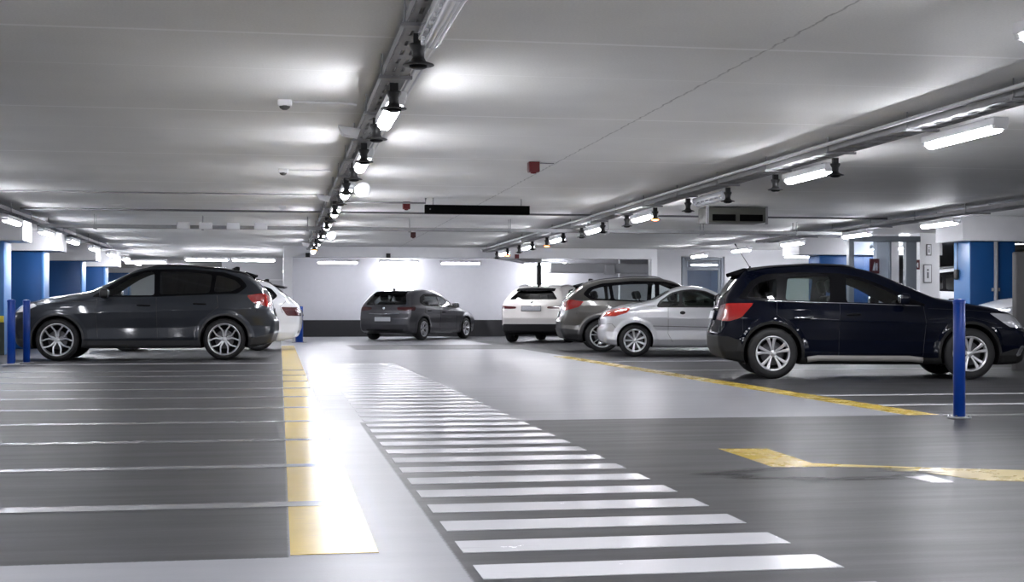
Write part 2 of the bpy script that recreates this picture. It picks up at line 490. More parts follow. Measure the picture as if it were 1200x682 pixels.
def build_car(S, name, label, loc, rz, cat='car', group=None):
    c = Car(S); c.mesh(S.get('h', .028)); root = empty(name, loc, rz)
    if S.get('scale'): root.scale = S['scale']
    tag(root, label, cat, group)
    W = S['W']; WB = S['WB']; Rw = S['Rw']; Ra = c.Ra; zb = S['zb']
    pm = S['paint']; cl = S.get('clad', M_black)
    yin = W / 2 - .38
    X = lambda V: V[:, 0]; Yv = lambda V: np.abs(V[:, 1]); Z = lambda V: V[:, 2]
    # wheel openings
    for wx in (0, WB):
        c.region('hole', lambda V, wx=wx: np.maximum(np.hypot(V[:, 0] - wx, (V[:, 2] - Rw)) - Ra, yin - Yv(V)))
    holes = [i for i, n_ in enumerate(c.names) if n_ == 'hole']
    regs = []
    def reg(nm, mat, fn, split='side', lift=0.0, label=None):
        c.region(nm, fn); regs.append((len(c.names) - 1, nm, mat, split, lift, label))
    # glass
    for i, (poly, mat, nm) in enumerate(S['win']):
        P = rounded(poly, S.get('winr', .045))
        reg(nm, mat, lambda V, P=P: np.maximum(sd_poly(X(V), Z(V), P), .35 - Yv(V)))
    if 'wshield' in S:
        P = rounded(S['wshield'] + [(-y, z) for y, z in reversed(S['wshield'])], .06)
        reg('windscreen', S.get('fglass', G_clear), lambda V, P=P: np.maximum(sd_poly(V[:, 1], Z(V), P), c.xm * .6 + WB * .2 + .3 - X(V)), None)
    if 'rwin' in S:
        P = rounded(S['rwin'] + [(-y, z) for y, z in reversed(S['rwin'])], .06)
        reg('rear_window', S.get('rglass', G_dark), lambda V, P=P: np.maximum(sd_poly(V[:, 1], Z(V), P), X(V) - S.get('rwx', .45)), None)
    # lamps: outline on the flank and outline on the end, both must hold
    for (nm, mat, pxz, pyz, lb) in S.get('lamps', []):
        A = rounded(pxz, .025); B = rounded(pyz, .025)
        reg(nm, mat, lambda V, A=A, B=B: np.maximum(sd_poly(X(V), Z(V), A), sd_poly(Yv(V), Z(V), B)), lift=.004, label=lb)
    for (nm, mat, poly, cond) in S.get('endparts', []):      # (y, z) outlines on nose or tail
        P = rounded(poly + [(-y, z) for y, z in reversed(poly)], .03)
        sg = 1 if cond == 'rear' else -1; lim = .25 if cond == 'rear' else WB
        reg(nm, mat, lambda V, P=P, sg=sg, lim=lim: np.maximum(sd_poly(V[:, 1], Z(V), P), sg * (X(V) - lim)), None)
    # window surround (black pillars)
    if 'dlo' in S:
        P = rounded(S['dlo'], .05)
        reg('window_surround', S.get('dlomat', M_blackgloss), lambda V: np.maximum(sd_poly(X(V), Z(V), P), .35 - Yv(V)))
    # sills and arch cladding
    if S.get('cladding'):
        for wx in (0, WB):
            reg('arch_cladding', cl, lambda V, wx=wx: np.maximum(np.hypot(V[:, 0] - wx, V[:, 2] - Rw) - (Ra + S.get('archw', .055)), yin - Yv(V)))
        CP = S['cladding']
        reg('lower_cladding', cl, lambda V: Z(V) - np.interp(X(V), [p[0] for p in CP], [p[1] for p in CP]), None)
    for i, poly in enumerate(S.get('doors', [])):
        nm = ['front_door', 'rear_door'][i]; P = rounded(poly, .07)
        reg(nm, pm, lambda V, P=P: np.maximum(sd_poly(X(V), Z(V), P), .35 - Yv(V)))
    if 'tailgate' in S:
        P = rounded(S['tailgate'] + [(-y, z) for y, z in reversed(S['tailgate'])], .07)
        reg('tailgate', pm, lambda V: np.maximum(sd_poly(V[:, 1], Z(V), P), X(V) - .2), None)
    if 'hoodx' in S:
        h0, h1, hy = S['hoodx']
        reg('bonnet', pm, lambda V: np.maximum.reduce([h0 - X(V), X(V) - h1, Yv(V) - hy, .72 - Z(V)]), None)
    if 'bumper' in S:
        xb, zb_ = S['bumper']
        reg('rear_bumper', pm, lambda V: np.maximum(X(V) - xb, Z(V) - zb_), None)
        reg('front_bumper', pm, lambda V: np.maximum(WB + abs(xb) - X(V), Z(V) - zb_ + .1), None)
    if 'roofmat' in S:
        zr = S['roofz']; reg('roof', S['roofmat'], lambda V: zr - Z(V), None)
    c.emit(0, 'body', pm, root)
    for (li, nm, mat, split, lift, lb) in regs:
        if split == 'side':
            for sgn in (-1, 1):
                o = c.emit(li, nm, mat, root, mask=lambda Cn, g=sgn: Cn[:, 1] * g > 0, lift=lift)
                if o and lb: o['label'] = lb
        else:
            o = c.emit(li, nm, mat, root, lift=lift)
            if o and lb: o['label'] = lb
    # door and panel gaps, window trims as thin beads lying in the skin
    for path in S.get('seams', []):
        for sg in (-1, 1):
            mb = MB(); mb.tube([c.side_pt(x, z, sg, -.0005) for x, z in dens(path, .04)], .0035, 5); mb.build('panel_gap', M_black, root)
    for path, mat, r in S.get('beads', []):
        for sg in (-1, 1):
            mb = MB(); mb.tube([c.side_pt(x, z, sg, .002) for x, z in dens(path, .04)], r, 6); mb.build('trim_strip', mat, root)
    # arch liners
    for wx in (0, WB):
        for sg in (-1, 1):
            mb = MB(); v = []; f = []; n = 24
            yo = W / 2 - .03
            for k in range(n + 1):
                a = PI * (1.12 - 1.24 * k / n); px, pz = wx + (Ra + .004) * math.cos(a), Rw + (Ra + .004) * math.sin(a)
                v += [(px, sg * yo, pz), (px, sg * yin, pz), (wx, sg * yin, Rw)]
            for k in range(n):
                a = k * 3; f += [(a, a + 3, a + 4, a + 1), (a + 1, a + 4, a + 5)]
            mb.add(v, f, True); mb.build('wheel_arch_liner', M_black, root)
    # wheels
    tw = S.get('tw', .215); rm = S.get('rimmat', M_alu)
    for wx in (0, WB):
        for sg in (-1, 1):
            make_wheel(root, Rw, S['Rr'], tw, S['wheel'], rm, (wx, sg * (W / 2 - tw / 2 - .012), Rw), 0 if sg < 0 else PI, spin=S.get('spin', .3))
    # mirrors
    if 'mirror' in S:
        mx, mz = S['mirror']
        for sg in (-1, 1):
            p = c.side_pt(mx, mz - .05, sg, 0); sc = S.get('mscale', 1.0)
            mb = MB(); y0 = p.y + sg * .05
            a, b = sorted((y0, y0 + sg * .20 * sc))
            mb.box(mx - .06 * sc, mx + .08 * sc, a, b, mz - .07 * sc, mz + .08 * sc, .045)
            o = mb.build('wing_mirror', S.get('mirmat', pm), root)
            g = MB(); g.box(mx - .064 * sc, mx - .055 * sc, a + .02, b - .02, mz - .05 * sc, mz + .06 * sc, .004); g.build('mirror_glass', M_chrome, o)
            t = MB(); t.tube([p + Vector((.04, 0, .0)), (mx + .02, y0 + sg * .03, mz - .04)], .022, 8); t.build('mirror_stalk', M_black, o)
    for (hx, hz, ln, mat) in S.get('handles', []):
        for sg in (-1, 1):
            p0 = c.side_pt(hx, hz, sg, .0); p1 = c.side_pt(hx + ln, hz + .006, sg, .0); mid = (p0 + p1) / 2
            mb = MB(); y = Vector((0, sg, 0))
            mb.tube([p0 + y * .002, p0 + y * .022 + Vector((.015, 0, 0)), mid + y * .03, p1 + y * .022 - Vector((.015, 0, 0)), p1 + y * .002], [.010, .012, .013, .012, .010], 8)
            mb.build('door_handle', mat, root)
    if 'rails' in S:
        x0, x1, yy, mat, hh = S['rails']
        for sg in (-1, 1):
            pts = []
            for k in range(17):
                t = k / 16; x = x0 + (x1 - x0) * t; e = min(1, min(t, 1 - t) * 9)
                pts.append(c.top_pt(x, sg * yy, -.005 + (hh + .005) * e ** .6))
            mb = MB(); mb.tube(pts, .013, 8); mb.build('roof_rail', mat, root)
    if 'spoiler' in S:
        xr, zr, hy, dp = S['spoiler']; mb = MB(); v = []; f = []; n = 12
        for k in range(n + 1):
            y = -hy + 2 * hy * k / n; e = (y / hy) ** 2; xx = xr + .06 * e
            tp = c.top_pt(xr + dp, y * .98, .0); 
            v += [(xr + dp, y, tp.z + .004), (xx, y, zr - .018 * e), (xx + .004, y, zr - .022 - .018 * e), (xr + dp, y, tp.z - .035)]
        for k in range(n):
            for q in range(4): a = k * 4 + q; b = k * 4 + (q + 1) % 4; f.append((a, b, b + 4, a + 4))
        f.append((0, 3, 2, 1)); f.append(tuple(n * 4 + q for q in range(4)))
        mb.add(v, f); mb.build('roof_spoiler', S.get('spmat', pm), root)
    if 'antenna' in S:
        ax, kind, amat = S['antenna']; p = c.top_pt(ax, 0, 0); mb = MB()
        if kind == 'fin':
            v = []; f = []; n = 8
            for k in range(n + 1):
                t = k / n; h = .075 * math.sin(t * PI * .5) ** .6 if t < .98 else .075; w = .028 * (1 - .3 * t)
                x = ax + .09 - .17 * t; h = .055 * min(t * 1.6, 1) * (1 if t < .9 else .8)
                v += [(x, -w * math.sin(PI * min(t + .15, 1) * .8), p.z - .01), (x - .0, 0, p.z + h), (x, w * math.sin(PI * min(t + .15, 1) * .8), p.z - .01)]
            for k in range(n): a = k * 3; f += [(a, a + 3, a + 4, a + 1), (a + 1, a + 4, a + 5, a + 2)]
            f += [(n * 3, n * 3 + 2, n * 3 + 1)]
            mb.add(v, f, True)
        else:
            L = kind; mb.tube([p, p + Vector((-.02, 0, .012))], [.02, .012], 10); q = p + Vector((-L * .55, 0, L * .83)); mb.tube([p + Vector((-.01, 0, .01)), q], .0045, 6)
            mb.tube([q, q + Vector((-.02, 0, .03))], [.009, .009], 8)
        mb.build('roof_aerial', amat, root)
    for (y, z, w, h, mat, nm, rear) in S.get('plates', []):
        p = c.end_pt(y, z, rear, .012); mb = MB(); s_ = -1 if rear else 1
        n2 = c.grad(np.array([[p.x - s_ * .012, y, z]]))[0]; tilt = math.atan2(n2[2], abs(n2[0]))
        M = Matrix.Translation(p) @ Matrix.Rotation(s_ * -tilt, 4, 'Y')
        mb.box(-.008, .008, -w / 2, w / 2, -h / 2, h / 2, .003, M); o = mb.build(nm, mat, root)
        if nm == 'number_plate':
            fr = MB(); fr.box(-.011, .0, -w / 2 - .012, w / 2 + .012, -h / 2 - .012, h / 2 + .012, .003, M @ Matrix.Translation((-s_ * .004, 0, 0))); fr.build('plate_frame', M_black, o)
    for (y, z, rear) in S.get('badge', []):
        p = c.end_pt(y, z, rear, .004); mb = MB(); mb.cyl(.042, 0, .012, 24, Matrix.Translation(p) @ Matrix.Rotation(-PI / 2 if rear else PI / 2, 4, 'Y'), .004); mb.build('emblem', M_chrome, root)
    for path, rear, r in S.get('endbeads', []):
        mb = MB(); P = dens(path, .05); P = [(-y, z) for y, z in reversed(P)] + P
        mb.tube([c.end_pt(y, z, rear, .004) for y, z in P], r, 6); mb.build('trim_strip', M_chrome, root)
    if S.get('wiper'):
        y0, z0, y1, z1 = S['wiper']; mb = MB(); mb.tube([c.end_pt(y0, z0, True, .02), c.end_pt((y0 + y1) / 2, (z0 + z1) / 2, True, .03), c.end_pt(y1, z1, True, .015)], .008, 6); mb.build('rear_wiper', M_black, root)
    if S.get('exhaust'):
        for (y, z) in S['exhaust']:
            mb = MB(); mb.lathe([(.028, .16), (.03, .16), (.033, 0), (.029, -.002), (.027, .02)], 20, Matrix.Translation((S['exx'], y, z)) @ Matrix.Rotation(PI / 2, 4, 'Y')); mb.build('exhaust_pipe', M_chrome, root)
    # cabin
    if S.get('cabin', True):
        sf = S.get('seatf', .45)  # front seat hip as share of wheelbase
        zr = S.get('zseat', .42); fx = WB * sf
        def seat(x, y, w, nm):
            mb = MB(); mb.box(x - .25, x + .27, y - w / 2, y + w / 2, zr, zr + .17, .06)
            Mx = Matrix.Translation((x - .25, y, zr + .12)) @ Matrix.Rotation(R(-17), 4, 'Y')
            mb.box(-.07, .07, -w / 2, w / 2, 0, .58, .06, Mx); o = mb.build(nm, M_seat, root)
            for yy in ([0] if w < .8 else [-w * .3, w * .3]):
                hb = MB(); hb.box(-.05, .05, yy - .13, yy + .13, .62, .80, .045, Mx)
                hb.tube([Mx @ Vector((0, yy - .05, .56)), Mx @ Vector((0, yy - .05, .64))], .008); hb.tube([Mx @ Vector((0, yy + .05, .56)), Mx @ Vector((0, yy + .05, .64))], .008)
                hb.build('headrest', M_seat, o)
        for y in (-.36, .36): seat(fx, y, .5, 'front_seat')
        if S.get('rearseat', True): seat(fx - .86, 0, 1.2, 'rear_seat')
        mb = MB(); mb.box(fx + .62, fx + 1.02, -W * .41, W * .41, zr + .15, zr + .50, .08); d = mb.build('dashboard', M_seat, root)
        mb = MB(); Mw = Matrix.Translation((fx + .50, .36, zr + .44)) @ Matrix.Rotation(R(-65), 4, 'Y')
        ring = [Mw @ Vector((.18 * math.cos(a), .18 * math.sin(a), 0)) for a in [2 * PI * k / 24 for k in range(25)]]
        mb.tube(ring, .013, 8); mb.tube([Mw @ Vector((-.17, 0, 0)), Mw @ Vector((.17, 0, 0))], .015, 6); mb.tube([Mw @ Vector((0, 0, 0)), Mw @ Vector((0, 0, -.15))], .03, 8)
        mb.build('steering_wheel', M_black, root)
    return root, c
# ---------------------------------------------------------------- the cars
CR = lambda r, d: (d * math.sin(math.atan(.17)) + r * math.cos(math.atan(.17)), d * math.cos(math.atan(.17)) - r * math.sin(math.atan(.17)), 0)   # along / across the camera axis to world
SK = math.atan(.17)   # the cars stand a little askew in their bays
P_grey = paint('paint_dark_grey', (.022, .026, .034), .32, .5, coat=.8, spec=.25)
P_navy = paint('paint_navy', (.0015, .0025, .008), .25, .0, coat=.55, spec=0.0)
P_silver = paint('paint_silver', (.62, .63, .66), .30, .55)
P_brown = paint('paint_brown_grey', (.085, .082, .076), .3, .6)
P_white = paint('paint_white', (.72, .73, .75), .3, .0)
P_pearl = paint('paint_pearl', (.60, .58, .56), .3, .1)
P_steel = paint('paint_steel_grey', (.10, .10, .11), .3, .6)

def suv_spec():
    return dict(WB=2.67, W=1.80, Rw=.345, Rr=.245, zb=.20, tw=.225, Ra=.395,
        top=[(3.6, .72), (3.44, .86), (3.25, .96), (2.9, 1.05), (2.5, 1.11), (2.22, 1.16), (1.85, 1.33), (1.42, 1.53), (1.1, 1.60), (.6, 1.605), (0, 1.555), (-.35, 1.485), (-.55, 1.43), (-.9, 1.36)],
        rear=[(.15, -.70), (.30, -.84), (.48, -.90), (.66, -.90), (.78, -.83), (.95, -.80), (1.06, -.77), (1.18, -.70), (1.40, -.47), (1.65, -.38)],
        front=[(.15, 3.30), (.28, 3.42), (.55, 3.48), (.75, 3.47), (.92, 3.38), (1.1, 3.25), (1.3, 3.1), (1.7, 3.0)],
        belt=[(-.95, 1.08), (0, 1.07), (1, 1.03), (2, .99), (2.4, .97), (3.5, .84)],
        win=[([(1.98, 1.07), (1.52, 1.36), (1.30, 1.455), (1.14, 1.47), (1.13, 1.075)], G_mid, 'front_door_window'),
             ([(1.05, 1.475), (1.04, 1.085), (.24, 1.115), (.20, 1.425), (.6, 1.465)], G_dark, 'rear_door_window'),
             ([(.13, 1.42), (.17, 1.125), (-.12, 1.14), (-.28, 1.22), (-.18, 1.33)], G_dark, 'quarter_window')],
        dlo=[(2.14, 1.045), (1.55, 1.42), (1.25, 1.505), (.6, 1.515), (0, 1.46), (-.26, 1.37), (-.38, 1.23), (-.22, 1.105), (.3, 1.085), (1.1, 1.05)],
        wshield=[(.60, 1.46), (.68, 1.14)], rwin=[(.48, 1.385), (.62, 1.10)], rwx=.0,
        lamps=[('tail_lamp', M_red, [(-.36, 1.075), (-.46, .96), (-.70, .885), (-1.2, .88), (-1.2, 1.10), (-.6, 1.11)], [(.40, .93), (.42, 1.03), (.62, 1.09), (1.1, 1.14), (1.1, .84), (.62, .89)], 'glossy red tail lamp'),
               ('headlamp', M_lamp_clear, [(2.98, .90), (3.2, .80), (3.8, .74), (3.8, .92), (3.12, .97)], [(.45, .74), (.45, .88), (1.1, 1.0), (1.1, .76)], None)],
        endparts=[('grille', M_blackgloss, [(.30, .86), (.33, .58)], 'front')],
        cladding=[(-1.1, .46), (-.75, .44), (-.45, .36), (.45, .33), (2.2, .33), (3.1, .36), (3.7, .38)], archw=.035,
        doors=[[(2.03, .36), (2.06, .80), (2.02, .99), (1.11, 1.03), (1.09, .36)], [(1.07, .36), (1.09, 1.03), (.12, 1.06), (.10, .88), (.40, .60), (.46, .36)]],
        seams=[[(2.03, .36), (2.06, .80), (2.04, 1.02)], [(1.08, .36), (1.10, 1.04)], [(.12, 1.07), (.10, .88), (.30, .72)], [(-.62, 1.08), (-.46, .93), (-.52, .80)], [(2.1, .98), (2.7, .95), (3.15, .93)]],
        tailgate=[(.58, 1.5), (.70, 1.1), (.62, .60)], hoodx=(2.2, 3.3, .62), bumper=(-.40, .62),
        mirror=(1.90, 1.10), handles=[(1.20, .905, .20, None), (.30, .93, .20, None)],
        rails=(-.45, 1.25, .60, M_steel_dk, .045), spoiler=(-.54, 1.432, .53, .20), antenna=(-.15, 'fin', None),
        plates=[(0, .80, .50, .11, M_plate, 'number_plate', True)], badge=[(0, 1.0, True)],
        wheel='lyre', cf=.20, cr=.13)
def fix(S):
    S['handles'] = [(a, b, l, m or S['paint']) for a, b, l, m in S['handles']]
    a = S['antenna']; S['antenna'] = (a[0], a[1], a[2] or S['paint'])
    return S
# --- dark grey sport utility, side on, at left
S = suv_spec(); S['paint'] = P_grey; S['h'] = .026; S['clad'] = simple('grey_cladding', (.03, .031, .033), .5); S['spin'] = PI / 2
S['rimmat'] = M_alu; S['badge'] = []; S['scale'] = (1.02, 1.02, 1.02); S['flare'] = .010; S['rails'] = (-.45, 1.25, .60, M_black, .012); S['Rr'] = .262; S['mirmat'] = M_black; S['win'] = [(p, G_clear if i == 0 else m_, n_) for i, (p, m_, n_) in enumerate(S['win'])]
build_car(fix(S), 'suv', 'dark grey SUV parked side-on at left beside two short blue bollards, facing left', (-.93, 24.52, 0), PI)
# --- white estate behind it
S = suv_spec(); S['paint'] = P_white; S['h'] = .034
S['top'] = [(3.6, .72), (3.44, .84), (3.2, .93), (2.9, 1.0), (2.5, 1.06), (2.22, 1.11), (1.85, 1.28), (1.42, 1.46), (1.1, 1.52), (.6, 1.54), (0, 1.51), (-.3, 1.46), (-.5, 1.40), (-.9, 1.32)]
S['rear'] = [(.15, -.74), (.30, -.86), (.48, -.93), (.66, -.95), (.80, -.93), (.95, -.88), (1.06, -.76), (1.18, -.62), (1.36, -.40), (1.55, -.2)]
S['lamps'] = [('tail_lamp', M_darkred, [(-.48, .93), (-.60, .74), (-1.2, .72), (-1.2, .90)], [(.50, .74), (.44, .90), (1.1, .94), (1.1, .70)], 'dark red tail lamp'), S['lamps'][1]]
S['win'] = [([(1.98, 1.03), (1.52, 1.31), (1.30, 1.39), (1.14, 1.40), (1.13, 1.03)], G_mid, 'front_door_window'), ([(1.05, 1.40), (1.04, 1.035), (.24, 1.06), (.20, 1.38), (.6, 1.40)], G_dark, 'rear_door_window'), ([(.13, 1.37), (.17, 1.065), (-.20, 1.08), (-.34, 1.15), (-.22, 1.27)], G_dark, 'quarter_window')]
S['dlo'] = [(2.12, 1.0), (1.55, 1.36), (1.25, 1.43), (.6, 1.45), (0, 1.42), (-.28, 1.32), (-.42, 1.16), (-.30, 1.06), (.3, 1.04), (1.1, 1.0)]
S['spoiler'] = (-.62, 1.37, .56, .30); S['spmat'] = M_blackgloss; S['wheel'] = 'nine'; S['cladding'] = None; S['rails'] = (-.35, 1.2, .58, M_black, .03)
S['rwin'] = [(.50, 1.34), (.64, 1.06)]; S['wshield'] = [(.60, 1.40), (.68, 1.10)]; S['endparts'].append(('bumper_insert', M_black, [(.75, .42), (.70, .36)], 'rear'))
S['scale'] = (1, 1, .99)
build_car(fix(S), 'estate_car', 'white estate car mostly hidden behind the dark grey SUV, only its tail showing', (-.46, 30.0, 0), PI)
# --- brown grey sport utility
S = suv_spec(); S['paint'] = P_brown; S['h'] = .03; S['wheel'] = 'vee'; S['rimmat'] = M_alu; S['archw'] = .06
S['win'] = [(p, G_clear if i < 2 else G_clear, n_) for i, (p, m_, n_) in enumerate(S['win'])]; S['rglass'] = G_mid; S['cladding'] = [(-1.1, .52), (-.75, .50), (-.45, .46), (.45, .34), (2.2, .34), (3.1, .40), (3.7, .42)]
S['scale'] = (1.03, 1.0, .955); S['rearseat'] = True
build_car(fix(S), 'suv', 'bronze grey SUV parked behind the silver coupe, with its red tail lamp showing', CR(1.835, 28.6), -SK)
# --- navy crossover at right
S = dict(WB=2.60, W=1.78, Rw=.335, Rr=.225, zb=.19, tw=.22, Ra=.385, h=.022, paint=P_navy,
    top=[(3.62, .64), (3.42, .80), (3.25, .885), (3.0, .95), (2.6, 1.02), (2.25, 1.08), (1.85, 1.24), (1.35, 1.43), (1.0, 1.50), (.5, 1.525), (0, 1.505), (-.3, 1.47), (-.55, 1.42), (-.9, 1.35)],
    rear=[(.15, -.56), (.26, -.72), (.42, -.79), (.60, -.80), (.70, -.76), (.85, -.72), (.98, -.69), (1.08, -.66), (1.38, -.44), (1.6, -.30)],
    front=[(.15, 3.32), (.25, 3.43), (.45, 3.49), (.62, 3.47), (.78, 3.38), (.95, 3.24), (1.2, 3.1), (1.6, 3.0)],
    belt=[(-.9, 1.0), (0, 1.0), (1, .965), (2, .93), (2.4, .92), (3.5, .76)],
    win=[([(1.86, .985), (1.42, 1.20), (1.20, 1.285), (.99, 1.33), (.98, 1.0)], G_clear, 'front_door_window'),
         ([(.78, 1.345), (.76, 1.01), (.17, 1.03), (.22, 1.33), (.5, 1.35)], G_mid, 'rear_door_window'),
         ([(.08, 1.32), (.05, 1.04), (-.36, 1.07), (-.18, 1.26)], G_dark, 'quarter_window')],
    dlo=[(2.05, .955), (1.5, 1.21), (1.2, 1.33), (.9, 1.385), (.3, 1.40), (-.1, 1.375), (-.28, 1.28), (-.46, 1.05), (.05, 1.005), (1.1, .975)],
    wshield=[(.60, 1.38), (.68, 1.06)], rwin=[(.52, 1.38), (.60, 1.06)], rwx=.0, rglass=G_mid,
    lamps=[('reverse_lamp', M_lamp_clear, [(-1.2, .7), (-1.2, 1.1), (-.3, 1.1), (-.3, .7)], [(.46, .80), (.50, .92), (.70, .94), (.66, .78)], 'clear lamp beside the red one'),
           ('tail_lamp', M_red, [(-.24, 1.0), (-.42, .80), (-.58, .755), (-1.2, .78), (-1.2, 1.0), (-.5, 1.015)], [(.46, .78), (.50, .96), (1.1, 1.02), (1.1, .74)], 'glossy red tail lamp'),
           ('headlamp', M_lamp_clear, [(2.86, .86), (3.12, .68), (3.8, .62), (3.8, .74), (3.05, .86)], [(.42, .64), (.42, .78), (1.1, .92), (1.1, .66)], None),
           ('fog_lamp_trim', M_chrome, [(3.2, .30), (3.26, .30), (3.34, .44), (3.28, .44)], [(.55, .2), (.55, .5), (1.1, .5), (1.1, .2)], None)],
    endparts=[('grille', M_blackgloss, [(.36, .70), (.40, .52)], 'front')],
    clad=simple('dark_cladding', (.016, .016, .016), .6, spec=.2), cladding=[(-1.1, .56), (-.60, .56), (-.42, .50), (-.38, .30), (.45, .28), (2.2, .28), (3.0, .34), (3.2, .40), (3.7, .42)], archw=.035,
    doors=[[(1.98, .31), (2.02, .74), (1.98, .93), (.90, .965), (.88, .31)], [(.86, .31), (.88, .965), (.06, 1.0), (.05, .84), (.36, .58), (.42, .31)]],
    seams=[[(1.98, .31), (2.02, .74), (1.99, .95)], [(.87, .31), (.89, .98)], [(.06, 1.01), (.05, .84), (.26, .68)], [(-.40, .98), (-.40, .60), (-.44, .54)], [(2.05, .92), (2.6, .9), (3.0, .86)], [(2.05, .78), (2.62, .80), (2.95, .72)]],
    beads=[([(1.95, .955), (1.1, .985), (.1, 1.015), (-.1, 1.02)], M_chrome, .006), ([(.46, .255), (.60, .275), (1.0, .272), (1.8, .270), (1.98, .25)], simple('sill_guard', (.22, .21, .20), .5), .042)],
    tailgate=[(.58, 1.45), (.66, 1.05), (.60, .60)], hoodx=(2.2, 3.2, .60), bumper=(-.38, .62),
    mirror=(1.70, 1.04), mscale=.95, mirmat=P_navy, handles=[(.98, .84, .18, P_navy), (.28, .80, .26, M_chrome)],
    rails=(-.3, 1.15, .57, M_black, .012), spoiler=(-.53, 1.40, .53, .22), antenna=(-.20, .36, M_black),
    plates=[(0, .84, .50, .11, M_plate, 'number_plate', True)], badge=[(0, .98, True)], wiper=(.35, 1.06, -.1, 1.12),
    endbeads=[([(0, .93), (.40, .93)], True, .012)], wheel='blade', spin=PI / 2 + .1, rimmat=simple('two_tone_alloy', (.66, .66, .68), .3, .8), seatf=.5)
S['scale'] = (.91, .91, .935)
NAVY, _ = build_car(S, 'crossover_car', 'dark navy blue crossover with a red tail lamp, behind the tall blue bollard at right', CR(3.23, 17.45), -SK - .058)
# --- silver folding roof coupe
S = dict(WB=2.44, W=1.68, Rw=.295, Rr=.205, zb=.17, tw=.195, Ra=.33, h=.024, paint=P_silver,
    top=[(3.3, .58), (3.15, .70), (2.9, .78), (2.5, .85), (2.1, .92), (1.80, 1.02), (1.5, 1.19), (1.30, 1.27), (1.05, 1.305), (.85, 1.29), (.65, 1.23), (.45, 1.12), (.30, 1.04), (.18, 1.005), (0, .985), (-.25, .94), (-.45, .87), (-.8, .74)],
    rear=[(.12, -.52), (.22, -.63), (.36, -.68), (.50, -.69), (.56, -.64), (.7, -.63), (.82, -.58), (.92, -.50), (1.1, -.35)],
    front=[(.12, 2.95), (.25, 3.10), (.45, 3.15), (.6, 3.1), (.75, 3.0), (1.0, 2.8)],
    belt=[(-.7, .84), (0, .90), (.6, .90), (1.3, .885), (2.0, .85), (3.2, .66)], tumble=.50, kr=.11, crown=.07, cabr=.02,
    win=[([(.43, .925), (.48, 1.00), (.68, 1.14), (.80, 1.175), (.80, .925)], G_clear, 'quarter_window'),
         ([(.86, .925), (.86, 1.185), (1.02, 1.205), (1.26, 1.18), (1.50, 1.07), (1.80, .92)], G_mid, 'door_window')],
    dlo=[(.38, .895), (.44, 1.01), (.66, 1.165), (.86, 1.215), (1.05, 1.23), (1.28, 1.20), (1.52, 1.09), (1.88, .89)], dlomat=M_black,
    wshield=[(.50, 1.20), (.64, .95)], rwin=[(.50, 1.20), (.52, 1.03)], rwx=.75, rglass=G_mid,
    lamps=[('tail_lamp', simple('tail_lamp_orange_red', (.42, .035, .02), .12, coat=1), [(-.08, .875), (-.14, .80), (-.36, .735), (-1.0, .73), (-1.0, .86), (-.30, .90)], [(.45, .73), (.42, .84), (.9, .92), (.9, .70)], 'orange red tail lamp'),
           ('headlamp', M_lamp_clear, [(2.6, .74), (2.9, .58), (3.4, .56), (3.4, .72)], [(.42, .56), (.42, .7), (1.0, .8), (1.0, .56)], None)],
    doors=[[(1.90, .27), (1.93, .70), (1.88, .87), (.60, .895), (.60, .42), (.68, .27)]],
    seams=[[(1.90, .27), (1.93, .70), (1.90, .88)], [(.60, .89), (.60, .42), (.68, .27)], [(-.62, .60), (-.42, .60), (-.34, .52)], [(-.1, .90), (.1, .93), (.36, .92)]],
    beads=[([(.33, .56), (1.0, .545), (1.85, .53)], M_black, .006)],
    bumper=(-.36, .60), mirror=(1.62, .95), mscale=.9, mirmat=P_silver, handles=[], antenna=(.2, .0001, M_black),
    plates=[(0, .62, .50, .11, M_plate, 'number_plate', True)], wheel='nine', spin=.35, rimmat=M_alu, exhaust=[(.5, .2)], exx=-.66, seatf=.47, rearseat=False, zseat=.30, cr=.20)
del S['antenna']
PEU, pc = build_car(S, 'coupe', 'silver two-door coupe parked between the bronze SUV and the navy crossover', CR(2.28, 25.60), -SK - .058)
for sg in (-1, 1):
    p = pc.side_pt(.86, .80, sg, .002); mb = MB(); mb.cyl(.05, -.004, .006, 20, Matrix.Translation(p) @ Matrix.Rotation(PI / 2, 4, 'X') @ Matrix.Diagonal((1, .62, 1, 1)), .003); h_ = mb.build('door_handle', M_black, PEU); h_['label'] = 'recessed black door handle'
